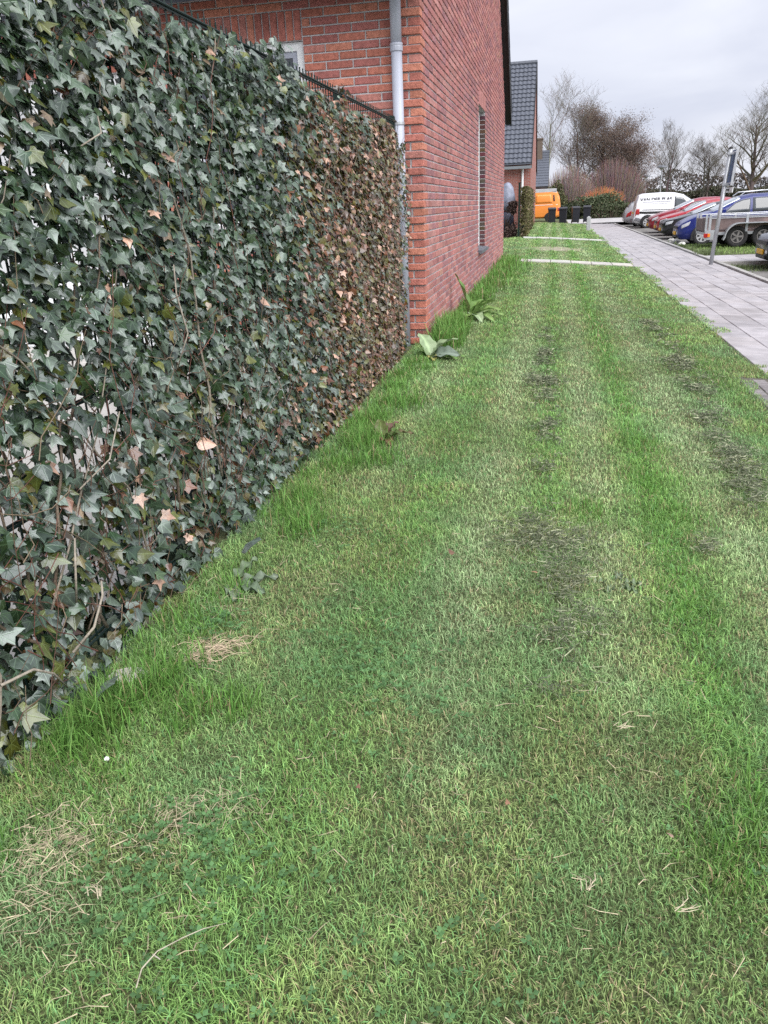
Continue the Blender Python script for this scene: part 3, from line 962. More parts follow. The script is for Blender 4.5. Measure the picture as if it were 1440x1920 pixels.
def bare_patch(x, y):
    return np.clip(1.35 - (((x - .05) / .72) ** 2 + ((y - 22.1) / 1.15) ** 2) - .9 * (fbm(x, y, 1.5, 60) - .45), 0, 1)


def blades(x, y, length, width, col, lean, rng, z=None):
    n = len(x)
    z = G(x) - .004 if z is None else z
    yaw = rng.uniform(0, 2 * math.pi, n)
    d = np.stack([np.cos(yaw), np.sin(yaw), np.zeros(n)], 1)
    s = np.stack([-np.sin(yaw), np.cos(yaw), np.zeros(n)], 1)
    tw = rng.uniform(-.9, .9, n)[:, None]
    s = s * np.cos(tw) + d * np.sin(tw)
    base = np.stack([x, y, z], 1)
    up = np.array([0, 0, 1.0])
    L, W, l_ = length[:, None], width[:, None], lean[:, None]
    mid = base + d * L * .5 * l_ * .55 + up * L * .55 * np.sqrt(np.clip(1 - (.55 * l_) ** 2, .05, 1))
    tip = mid + d * L * .5 * np.clip(l_ * 1.35, 0, .98) + up * L * .5 * np.sqrt(np.clip(1 - np.clip(l_ * 1.35, 0, .98) ** 2, .02, 1)) * np.where(l_ > .85, -.2, 1)
    V = np.stack([base - s * W * .45, base + s * W * .45, mid - s * W * .5, mid + s * W * .5, tip], 1).reshape(-1, 3)
    F = (np.array([(0, 1, 3), (0, 3, 2), (2, 3, 4)])[None] + (np.arange(n) * 5)[:, None, None]).reshape(-1, 3)
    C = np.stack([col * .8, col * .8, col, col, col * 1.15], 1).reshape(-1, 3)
    return V, F, C


def lawn_color(x, y, rng):
    n = len(x)
    mid = np.array((.240, .390, .132)); vivid = np.array((.150, .325, .072)); pale = np.array((.390, .505, .270)); blue = np.array((.215, .375, .190)); yel = np.array((.335, .425, .150))
    n1 = fbm(x, y, 1.9, 12); n2 = fbm(x, y, 4.5, 22); n3 = fbm(x, y * .6, .8, 33)
    strip = np.maximum(gauss(x - .46 - .05 * (n2 - .5), .11) * np.clip((y - 1.0) / .8, 0, 1), .7 * gauss(x - .02, .09) * (y > 3.0))
    strip = np.maximum(strip, .6 * gauss(x + .50, .13)); strip = np.maximum(strip, .6 * gauss(x - 1.22, .12) * (y > 4))
    pal = np.maximum.reduce([gauss(x + .22, .11), gauss(x - .22, .10), gauss(x - .75, .13), .7 * gauss(x + .75, .08) * (y > 3)]) * np.clip((y - .9) / 1.5, 0, 1)
    c = np.repeat(mid[None], n, 0)
    t = np.clip((n1 - .42) / .2, 0, 1)[:, None]; c = c * (1 - .55 * t) + blue * .55 * t
    t = np.clip((n2 - .50) / .15, 0, 1)[:, None]; c = c * (1 - .5 * t) + yel * .5 * t
    t = (.95 * strip * np.clip(.4 + 1.2 * n2, 0, 1))[:, None]; c = c * (1 - t) + vivid * t
    t = (.70 * pal * np.clip(.3 + 1.3 * n1, 0, 1))[:, None]; c = c * (1 - t) + pale * t
    c = c * (.91 + .32 * np.clip((n3 - .28) / .4, 0, 1))[:, None] * np.array((1.03, .96, 1.03)) * (.66 + .74 * fbm(x, y, 8.5, 81))[:, None]
    r = rng.random(n)
    c *= rng.uniform(.50, 1.50, (n, 1))
    dead = r < (.030 + .09 * np.clip((n2 - .45) / .2, 0, 1))
    c[dead] = np.array((.50, .42, .25)) * rng.uniform(.55, 1.2, (dead.sum(), 1))
    b2 = (r > .86); c[b2] = np.array((.180, .370, .140)) * rng.uniform(.7, 1.4, (b2.sum(), 1))
    return c, strip, pal


def lying(x, y, z, length, width, col, rng, az=None, curl=.8):
    n = len(x)
    az = rng.uniform(0, 2 * math.pi, n) if az is None else az
    az2 = az + rng.normal(0, curl, n)
    L = length[:, None] * .5
    d1 = np.stack([np.cos(az), np.sin(az), rng.normal(.08, .22, n)], 1); d2 = np.stack([np.cos(az2), np.sin(az2), rng.normal(-.08, .2, n)], 1)
    p0 = np.stack([x, y, z], 1); p1 = p0 + d1 * L; p2 = p1 + d2 * L
    s = np.stack([-np.sin(az), np.cos(az), rng.normal(0, .5, n)], 1) * width[:, None] * .5
    V = np.stack([p0 - s, p0 + s, p1 - s, p1 + s, p2], 1).reshape(-1, 3)
    F = (np.array([(0, 1, 3), (0, 3, 2), (2, 3, 4)])[None] + (np.arange(n) * 5)[:, None, None]).reshape(-1, 3)
    return V, F, np.repeat(col, 5, 0)


parts = []
rg = np.random.default_rng(77)
for (y0, y1, dens, wid, ln) in ((.45, 1.2, 52000, .0018, .030), (1.2, 1.9, 46000, .0019, .030), (1.9, 3.0, 30000, .0023, .032), (3.0, 4.6, 16500, .0029, .033), (4.6, 7.2, 8200, .0040, .035),
                                (7.2, 11, 3600, .0062, .037), (11, 16.95, 1900, .0095, .040), (17.55, 27.9, 1000, .015, .045), (28.75, 48.8, 430, .026, .055)):
    x1 = .95 if y1 < 1.3 else 1.15 if y1 < 2 else 1.45 if y1 < 3.1 else 1.80
    N = int((x1 + 1.16) * (y1 - y0) * dens)
    x = rg.uniform(-1.16, x1, N); y = rg.uniform(y0, y1, N)
    edge = 1.61 + .55 * np.clip(fbm(x * 0, y, 1.5, 71) - .38, 0, 1) + .9 * np.clip(fbm(x * 0, y, 5.5, 73) - .54, 0, 1)
    edge = np.where((y < 6.15) & (y > 2), 1.38 + .35 * np.clip(fbm(x * 0, y, 3.5, 75) - .45, 0, 1) + .2 * np.clip(5.4 - y, 0, 1), edge)
    ok = (x < edge) & (rg.random(N) > .35 * clip_density(x, y)) & (rg.random(N) > .93 * bare_patch(x, y))
    ok &= ~((y > 6.85) & (x < XW + .01)) & ~((y > 17.95) & (y < 39) & (x < -1.02))
    thin = fbm(x, y, 6.5, 90)
    ok &= rg.random(N) < (.60 + .9 * thin)
    x, y = x[ok], y[ok]
    c, strip, pal = lawn_color(x, y, rg)
    n = len(x)
    L = ln * .68 * rg.uniform(.55, 1.5, n) * (1 + .45 * strip - .18 * pal) * (.75 + .55 * fbm(x, y, 3.3, 55))
    fe = np.clip((-.78 - x) / .25, 0, 1)
    L *= 1 + .45 * fe * fbm(x, y, 4, 66)
    lean = rg.beta(3.2, 1.35, n) * .99
    parts.append(blades(x, y, L, wid * rg.uniform(.6, 1.35, n), c, lean, rg, np.where((x > 1.60) | ((y < 6.2) & (x > 1.36)), G(x) + .004, G(x) - .004)))
N = 5200
x = rg.uniform(-3.2, -1.02, N); y = rg.uniform(18.1, 28.8, N)
c, strip, pal = lawn_color(x, y, rg)
parts.append(blades(x, y, .05 * rg.uniform(.5, 1.4, N), .018 * rg.uniform(.6, 1.35, N), c, rg.beta(3, 1.4, N) * .98, rg, np.zeros(N)))
# long tufts along the fence and the house wall
tuft_n = 0
tufts = []
for i in range(110):
    y = rg.uniform(.95, 17.6) if i > 60 else rg.uniform(.95, 6.5)
    tufts.append((rg.normal(-1.0 if y < 6.85 else -.95, .06), y, rg.uniform(.045, .10), rg.uniform(.04, .10), int(rg.uniform(20, 130))))
tufts += [(-.88, 6.75, .22, .12, 700), (-.93, 7.15, .26, .13, 900), (-.90, 7.55, .24, .12, 800), (-.95, 7.95, .18, .10, 400),
          (-.96, 9.4, .17, .16, 380), (-.95, 10.2, .19, .2, 420), (-.97, 11.2, .18, .25, 420), (-.96, 12.2, .18, .3, 420), (-.96, 13.4, .19, .3, 420), (-.95, 14.6, .20, .35, 420), (-.93, 15.8, .21, .35, 420), (-.9, 17.0, .2, .3, 380),
          (-1.02, 1.40, .13, .08, 520), (-1.05, 1.28, .12, .07, 420), (-.95, 1.55, .10, .08, 420), (-.90, 2.62, .10, .09, 420), (-1.0, 2.9, .11, .09, 420), (-.92, 3.75, .13, .12, 620), (-.98, 4.2, .12, .1, 420), (-.78, 3.5, .09, .09, 380), (-.86, 4.6, .11, .14, 420), (-.83, 1.45, .09, .06, 260), (-.72, 1.5, .08, .05, 220),
          (.47, 3.5, .06, .12, 700), (.50, 3.1, .065, .13, 700), (.48, 4.1, .06, .13, 500), (.18, 3.05, .06, .10, 420), (.36, 1.25, .06, .09, 420), (.46, 1.38, .065, .10, 500), (.45, 2.3, .05, .12, 420)]
for (tx, ty, h, r, k) in tufts:
    x = rg.normal(tx, r * .55, k); y = rg.normal(ty, r * .8, k)
    ok = x > np.where(y > 6.84, XW + .012, -1.17)
    x, y = x[ok], y[ok]; n = len(x)
    c = np.array((.115, .270, .060)) * rg.uniform(.5, 1.5, (n, 1)) + np.array((.05, .03, .01)) * rg.random((n, 1))
    dead = rg.random(n) < .06; c[dead] = (.33, .27, .15)
    L = h * rg.uniform(.25, 1.05, n)
    w = .0026 * max(1, ty / 3.2)
    parts.append(blades(x, y, L, w * rg.uniform(.6, 1.4, n), c, rg.beta(2.0, 1.9, n) * .97, rg))
# the island under the trailer and the weedy edge of the car park
N = 9000
x = rg.uniform(3.58, 12, N); y = rg.uniform(20.66, 25.35, N)
c = np.array((.22, .33, .10)) * rg.uniform(.6, 1.4, (N, 1))
parts.append(blades(x, y, .05 * rg.uniform(.5, 1.5, N), .016 * rg.uniform(.6, 1.4, N), c, rg.beta(2, 2, N) * .9, rg, np.full(N, -.237)))
for (tx, ty, sx, sy, k, h) in ((3.75, 18.2, .25, .14, 500, .10), (4.1, 17.6, .35, .2, 500, .07), (3.7, 21.0, .12, .25, 500, .14), (4.3, 18.35, .5, .08, 380, .08), (3.62, 16.5, .05, 1.2, 240, .05), (3.62, 23, .05, 1.5, 400, .09)):
    x = rg.normal(tx, sx, k); y = rg.normal(ty, sy, k)
    c = np.array((.17, .22, .10)) * rg.uniform(.5, 1.4, (k, 1))
    parts.append(blades(x, y, h * rg.uniform(.4, 1.2, k), .012 * rg.uniform(.6, 1.4, k), c, rg.beta(2, 2, k) * .9, rg, np.where(y > 20.65, -.237, -.37)))
off = 0; Vs, Fs, Cs = [], [], []
for V, F, C_ in parts:
    Vs.append(V); Fs.append(F + off); Cs.append(C_); off += len(V)
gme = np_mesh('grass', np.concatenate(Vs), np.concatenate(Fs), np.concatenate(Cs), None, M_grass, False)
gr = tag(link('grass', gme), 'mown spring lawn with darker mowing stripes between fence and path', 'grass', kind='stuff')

# mown clippings lying in dark tangled clumps and pale dead straw on top
N = 420000
x = rg.uniform(-.4, 1.4, N); y = rg.uniform(1.6, 9, N)
ok = rg.random(N) < clip_density(x, y) * np.clip(1.0 - (y - 2) / 10, .25, 1) * .66
x, y = x[ok], y[ok]; n = len(x)
c = np.where(rg.random((n, 1)) < .66, np.array((.115, .135, .085)), np.array((.30, .32, .21))) * rg.uniform(.4, 1.35, (n, 1))
V, F, C_ = lying(x, y, G(x) + .014 + .034 * rg.random(n), .036 * rg.uniform(.5, 1.4, n), .0020 * np.clip(y / 2.4, 1, 4) * rg.uniform(.6, 1.3, n), c, rg)
tag(link('grass_clippings', np_mesh('grass_clippings', V, F, C_, None, M_straw)), 'dark dried grass clippings lying in clumps on the lawn', 'clippings', kind='stuff')

sv = []
spots = [(-.92, .97, .045, 170), (-.89, 1.03, .04, 120), (-.86, .88, .04, 80), (-.70, 1.10, .03, 90), (-.62, 1.16, .03, 60), (-.76, 1.04, .05, 50), (-.7, .80, .1, 60), (-.91, 2.57, .14, 90), (-.8, 2.2, .2, 110), (.19, 1.58, .06, 26), (-.75, .89, .05, 14), (-.5, 1.25, .10, 30), (-.3, 2.45, .05, 24),
         (.2, 1.2, .3, 70), (-.3, 1.1, .3, 70), (-.2, 1.6, .35, 60), (.5, 1.9, .4, 60), (-.1, 2.4, .35, 80), (-.6, 3.0, .25, 50), (-.95, 1.95, .05, 40), (-.62, .98, .05, 30), (.05, 1.0, .2, 40)]
for (tx, ty, r, k) in spots:
    x = rg.normal(tx, r, k); y = rg.normal(ty, r * 1.1, k); n = k
    c = np.array((.50, .43, .30)) * rg.uniform(.5, 1.15, (n, 1))
    sv.append(lying(x, y, G(x) + .010 + .016 * rg.random(n), rg.uniform(.02, .07, n), rg.uniform(.0006, .0015, n), c, rg, None, 1.0))
off = 0; Vs, Fs, Cs = [], [], []
for V, F, C_ in sv:
    Vs.append(V); Fs.append(F + off); Cs.append(C_); off += len(V)
tag(link('straw_litter', np_mesh('straw_litter', np.concatenate(Vs), np.concatenate(Fs), np.concatenate(Cs), None, M_straw)), 'pale dead straw wisps scattered over the lawn', 'straw', kind='stuff')

# tuft of straw beside the fence
n = 150
a = rg.normal(0, 1, n)
x = -.91 + .035 * a + .05 * (rg.random(n) - .5); y = 1.70 + .04 * rg.normal(0, 1, n) + .6 * (x + .91)
b = MB()
for k in range(n):
    an = .75 + rg.normal(0, .8); L_ = rg.uniform(.03, .085); x0, y0, z0 = float(x[k]), float(y[k]), float(G(x[k])) + .006 + .014 * rg.random()
    kk = rg.uniform(.6, 1.1); an2 = an + rg.normal(0, .5)
    b.tube([(x0, y0, z0), (x0 + L_ * .5 * math.cos(an), y0 + L_ * .5 * math.sin(an), z0 + rg.uniform(-.002, .012)), (x0 + L_ * (.5 * math.cos(an) + .5 * math.cos(an2)), y0 + L_ * (.5 * math.sin(an) + .5 * math.sin(an2)), z0 - .004)], [.0011, .001, .0006], 3, (.52 * kk, .42 * kk, .30 * kk), False)
tag(link('straw_tuft', b.mesh('straw_tuft', M_straw)), 'tan tuft of dead straw lying on the grass beside the ivy', 'straw', kind='stuff')

# clover and small weeds in the lawn
cv = []
rr_ = np.random.default_rng(5)
for (tx, ty, r, k) in ((-.45, 1.8, .12, 150), (-.92, 1.85, .05, 70), (-.63, 1.05, .09, 120), (-.70, .97, .06, 60), (-.75, 2.6, .08, 60), (-.35, 1.6, .1, 60), (-.2, .9, .15, 50), (.1, 1.5, .3, 40), (-.55, .8, .1, 50)):
    for i in range(k):
        px_, py_ = rr_.normal(tx, r), rr_.normal(ty, r)
        zc = float(G(px_)) + rr_.uniform(.015, .032)
        c = np.array((.105, .215, .085)) * rr_.uniform(.7, 1.4)
        a0 = rr_.uniform(0, 6.28); s_ = rr_.uniform(.006, .0105)
        for q in range(3):
            an = a0 + q * 2.094
            ux, uy = math.cos(an), math.sin(an)
            cv.append(([(px_, py_, zc), (px_ + s_ * (ux * .6 - uy * .55), py_ + s_ * (uy * .6 + ux * .55), zc + .001), (px_ + s_ * 1.15 * ux, py_ + s_ * 1.15 * uy, zc + .003), (px_ + s_ * (ux * .6 + uy * .55), py_ + s_ * (uy * .6 - ux * .55), zc + .001)], c))
V = np.array([q[0] for q in cv]).reshape(-1, 3); F = np.arange(len(V)).reshape(-1, 4); C_ = np.repeat(np.array([q[1] for q in cv]), 4, 0)
tag(link('clover', np_mesh('clover', V, F, C_, None, M_grass)), 'small clover leaves growing through the lawn', 'clover', kind='stuff')


# ------------------------------------------------------------------ broad-leaved plants and small litter
def big_leaf(L, W, c, bend, seed, wavy=.0):
    """a dock leaf along +Y, midrib sunk, blade bent down by 'bend' towards the tip"""
    q = random.Random(seed)
    nu, nv = 10, 6
    V, F, Cc = [], [], []
    for i in range(nu + 1):
        t = i / nu
        w = W * (math.sin(math.pi * min(1, .06 + t * .94) ** .75) ** .8) * (1 if t < 1 else .02) + .004
        ph = bend * t
        yb = L * (math.sin(ph) / ph * t if ph > 1e-3 else t); zb = -L * t * (1 - math.cos(ph)) / max(ph, 1e-3)
        for j in range(nv + 1):
            s = j / nv * 2 - 1
            V.append((s * w / 2, yb, zb + abs(s) * w * .22 + wavy * math.sin(t * 17 + s * 2) * abs(s)))
            k = 1.5 if j == nv // 2 else (1 + .12 * math.sin(i * 2.2 + abs(s) * 3))
            Cc.append(tuple(min(v * k, .6) for v in c))
    for i in range(nu):
        for j in range(nv):
            a = i * (nv + 1) + j
            F.append((a, a + 1, a + nv + 2, a + nv + 1))
    return np.array(V), np.array(F), np.array(Cc)


def plant(name, label, loc, leaves):
    t = thing(name, label, 'plant', (loc[0], loc[1], float(G(loc[0]))))
    for i, (az, el, L, W, c, bend, roll) in enumerate(leaves):
        V, F, Cc = big_leaf(L, W * 1.25, c, bend, i, .012)
        o = link('leaf', np_mesh('leaf', V, F, Cc, None, M_dock, True), t)
        o.rotation_mode = 'ZXY'
        q = Matrix.Rotation(-math.radians(az), 4, 'Z') @ Matrix.Rotation(math.radians(el), 4, 'X') @ Matrix.Rotation(math.radians(roll), 4, 'Y')
        o.matrix_local = q @ Matrix.Translation((0, .03, 0))
        st_ = MB(); st_.tube([(0, 0, 0), tuple((q @ Vector((0, .05, 0))))], .004, 5, (.17, .20, .08)); st_.obj('stalk', M_dock, t)
    return t


gA, gB, gC = (.20, .31, .105), (.125, .225, .06), (.26, .35, .20)
plant('dock_plant', 'broad pale leaved dock growing at the foot of the house corner', (-.93, 6.15), [
    (-30, 62, .26, .11, gC, .9, 10), (60, 55, .26, .12, gC, 1.0, -10), (120, 25, .25, .12, (.19, .24, .20), .7, 25), (95, 12, .20, .08, gB, .5, 0), (160, 18, .15, .06, (.30, .30, .10), .6, 0), (20, 40, .18, .08, gB, .8, 0), (75, 8, .26, .05, gB, .3, 0)])
plant('dock_plant', 'larger bright green dock with spreading leaves against the side wall', (-.86, 8.5), [
    (-60, 80, .46, .13, gB, .35, 30), (70, 48, .36, .12, gA, .8, -15), (105, 35, .36, .13, gA, .8, 5), (125, 22, .34, .12, gA, .9, 0), (150, 30, .34, .12, gC, 1.2, 0), (95, 18, .36, .08, gA, .5, 10), (30, 55, .3, .11, gB, .9, 0), (180, 35, .28, .1, gA, 1.1, 0), (85, 62, .30, .1, gB, .9, 0)])
plant('dock_plant', 'small reddish leaved weed in long grass beside the browned ivy', (-.84, 3.82), [
    (80, 30, .14, .05, (.12, .10, .05), .7, 0), (110, 40, .12, .05, (.10, .14, .05), .8, 0), (30, 50, .13, .05, (.13, .075, .06), .9, 0), (150, 25, .12, .05, (.14, .09, .05), .8, 0), (-20, 60, .12, .05, (.10, .12, .04), .9, 0)])
plant('dock_plant', 'flat grey green plantain leaves on the grass edge below the ivy', (-1.0, 2.12), [
    (70, 12, .13, .035, (.14, .18, .13), .3, 0), (110, 10, .12, .04, (.13, .18, .12), .3, 0), (20, 25, .12, .03, (.12, .17, .10), .4, 0), (150, 12, .11, .035, (.16, .20, .14), .3, 0)])
plant('dock_plant', 'grey green dandelion rosette among the clippings on the lawn', (.24, 2.41), [
    (80, 6, .06, .016, (.16, .22, .13), .3, 0), (130, 8, .06, .014, (.14, .20, .11), .3, 0), (20, 10, .05, .014, (.14, .20, .12), .3, 0), (200, 8, .05, .015, (.16, .22, .13), .3, 0), (270, 8, .05, .014, (.16, .22, .13), .3, 0)])
# the big pale leaf pair low on the fence
for i, (p_, rz, s_) in enumerate((((-1.02, 2.33, .055), 1.9, .10), ((-1.05, 2.45, .11), 2.3, .085), ((-1.05, 1.44, .07), 2.0, .085))):
    TV, TF, TU = TEMPL[2]
    o = link('leaf', np_mesh('leaf', TV, TF, np.repeat(np.array([(.12, .16, .145)]), len(TV), 0), TU, M_ivy, True), ivy, p_, (.5, .35, -rz), (s_, s_, s_))


def stone(name, label, loc, s, m, seed):
    q = random.Random(seed)
    bm = bmesh.new(); bmesh.ops.create_icosphere(bm, subdivisions=2, radius=1)
    for v in bm.verts:
        k = 1 + q.uniform(-.14, .14)
        v.co = Vector((v.co.x * s[0] * k, v.co.y * s[1] * k, v.co.z * s[2] * k))
    me = bpy.data.meshes.new(name); bm.to_mesh(me); bm.free(); me.materials.append(m)
    return tag(link(name, me, None, loc, (0, 0, q.uniform(0, 3))), label, 'stone')


stone('stone', 'grey stone half sunk in the grass at the ivy foot', (-1.07, 1.57, .0), (.06, .04, .02), M_stone, 1)
stone('stone', 'tiny white pebble lying in the near grass', (-.93, 1.235, .022), (.006, .005, .005), mat('white_pebble', (.8, .8, .8), .5, .05, 20), 2)
for i, (p_, lab) in enumerate((((3.98, 29.6, -.33), 'white boulder in front of the black car bumper'), ((4.08, 29.1, -.33), 'white boulder between the black and blue cars'), ((3.98, 27.2, -.33), 'white boulder at the blue car front wheel'))):
    stone('stone', lab, p_, (.13, .12, .10), mat('white_boulder', (.52, .52, .50), .85, .15, 10), 5 + i)


def dead_leaf(label, x, y, c, s=.022, rz=0.0):
    TV, TF, TU = TEMPL[2]
    V = TV * np.array((1, 1, 1.6))
    o = link('dead_leaf', np_mesh('dead_leaf', V * s, TF, np.repeat(np.array([c]), len(TV), 0), TU, mat('dead_leaf', attr=True, rough=.75, var=.2, vscale=90), True), None, (x, y, float(G(x)) + .035), (.3, .25, rz))
    return tag(o, label, 'leaf')


dead_leaf('small tan dead leaf on the near lawn, central', -.05, 1.27, (.22, .12, .075), .013, .5)
dead_leaf('pinkish dead leaf on the near lawn towards the path side', .27, 1.26, (.25, .17, .13), .014, 1.5)
dead_leaf('brown dead leaf next to the biggest clump of clippings', -.02, 2.37, (.30, .19, .11), .025, 2.5)
dead_leaf('dark brown leaf left of the clippings clump', -.30, 2.45, (.13, .075, .05), .035, .9)
dead_leaf('small reddish leaf on the lawn near the straw', -.36, 1.25, (.15, .08, .055), .011, .2)
b = MB()
b.tube([(-.595, .745, .02), (-.597, .77, .03), (-.585, .80, .034), (-.555, .83, .034), (-.53, .855, .03), (-.50, .88, .02)], [.0013, .0013, .0011, .001, .0008, .0005], 6, (.36, .33, .26))
b.tube([(-.59, .795, .032), (-.575, .79, .03)], [.0014, .0008], 5, (.45, .42, .36))
tag(b.obj('twig', M_stem, smooth=True), 'thin pale dry twig lying on the near grass', 'twig')
for i, (x, y, rz, lab) in enumerate(((.25, 1.08, .2, 'bleached wisp of dead grass on the near lawn at the right'), (-.75, .89, 2.6, 'curled white dead stem on the near lawn at the left'), (.10, 1.09, 1.0, 'bent pale stalk on the near lawn beside the wisp'), (.19, 1.58, .3, 'pale tangled stalks on the lawn below the clippings'))):
    b = MB(); q = random.Random(i)
    for k in range(7):
        a = rz + q.uniform(-.7, .7); L_ = q.uniform(.010, .022)
        x0, y0 = q.uniform(-.012, .012), q.uniform(-.008, .008)
        b.tube([(x0, y0, .03), (x0 + L_ * math.cos(a), y0 + L_ * math.sin(a), .036), (x0 + 2 * L_ * math.cos(a + .4), y0 + 2 * L_ * math.sin(a + .4), .03)], [.0009, .0008, .0004], 4, (.50, .44, .32))
    o = b.obj('straw_wisp', M_stem, None, (x, y, float(G(x)) + .006)); tag(o, lab, 'straw')

# ------------------------------------------------------------------ vehicles
M_tyre = mat('tyre_rubber', (.022, .022, .024), .8, .2, 20)
M_rim = mat('wheel_rim', (.55, .56, .58), .35, .1, 10, metal=.5)
M_black = mat('black_plastic', (.020, .020, .022), .5, .15, 15)
M_plate = mat('yellow_plate', (.72, .40, .03), .5, .05, 10)
M_lamp = mat('headlight_glass', (.48, .50, .53), .12, .2, 30, spec=.8)
M_red = mat('tail_light', (.34, .012, .012), .2, .15, 30, spec=.7)
M_amber = mat('amber_light', (.75, .22, .02), .25, .1, 30)
M_autoglass = mat('car_glass', (.07, .08, .09), .03, .1, 3, spec=1.0)
M_screen = mat('windscreen_glass', (.52, .56, .60), .06, .1, 3, metal=.75)


def paint(name, c, rough=.28):
    return mat(name, c, rough, .04, 3, coat=.35, spec=.4)


def wheel(parent, u, y, r, w, side, rim_mat=M_rim, spokes=7, tyre_frac=.66):
    t = MB()
    r1 = r * tyre_frac
    y0, y1 = (y - w, y) if side > 0 else (y, y + w)
    t.lathe([(r1, -w / 2), (r * .93, -w / 2), (r, -w * .36), (r, w * .36), (r * .93, w / 2), (r1, w / 2)], 22, 'y', (0, 0, 0))
    o = t.obj('wheel', M_black, parent, (u, y - side * w / 2, r), smooth=False)
    t2 = MB(); t2.lathe([(r1 * .98, -w / 2 - .002), (r * .93, -w / 2 - .002), (r * 1.002, -w * .36), (r * 1.002, w * .36), (r * .93, w / 2 + .002), (r1 * .98, w / 2 + .002)], 22, 'y', closed=True)
    t2.obj('tyre', M_tyre, o, smooth=True)
    m_ = MB(); e = side * (w / 2 + .004)
    ring = [(r1 * .98, 0), (r1 * .98, side * .006), (r1 * .84, side * .006), (r1 * .84, -side * .01)]
    m_.lathe([(a, e + h) for a, h in ring], 22, 'y', closed=True)
    m_.lathe([(r1 * .02, e), (r1 * .26, e), (r1 * .22, e + side * .008), (r1 * .02, e + side * .01)], 12, 'y')
    for k in range(spokes):
        a = 2 * math.pi * k / spokes
        ca, sa = math.cos(a), math.sin(a)
        hw_ = r1 * .13
        vs = []
        for (rr0, s_) in ((r1 * .2, 1), (r1 * .2, -1), (r1 * .9, -1.25), (r1 * .9, 1.25)):
            vs.append((rr0 * ca - s_ * hw_ * sa, e + side * .003, rr0 * sa + s_ * hw_ * ca))
        vs += [(v[0], v[1] - side * .012, v[2]) for v in vs]
        m_.add(vs, [(0, 1, 2, 3), (4, 5, 6, 7), (0, 1, 5, 4), (1, 2, 6, 5), (2, 3, 7, 6), (3, 0, 4, 7)])
    m_.obj('rim', rim_mat, o)
    return o


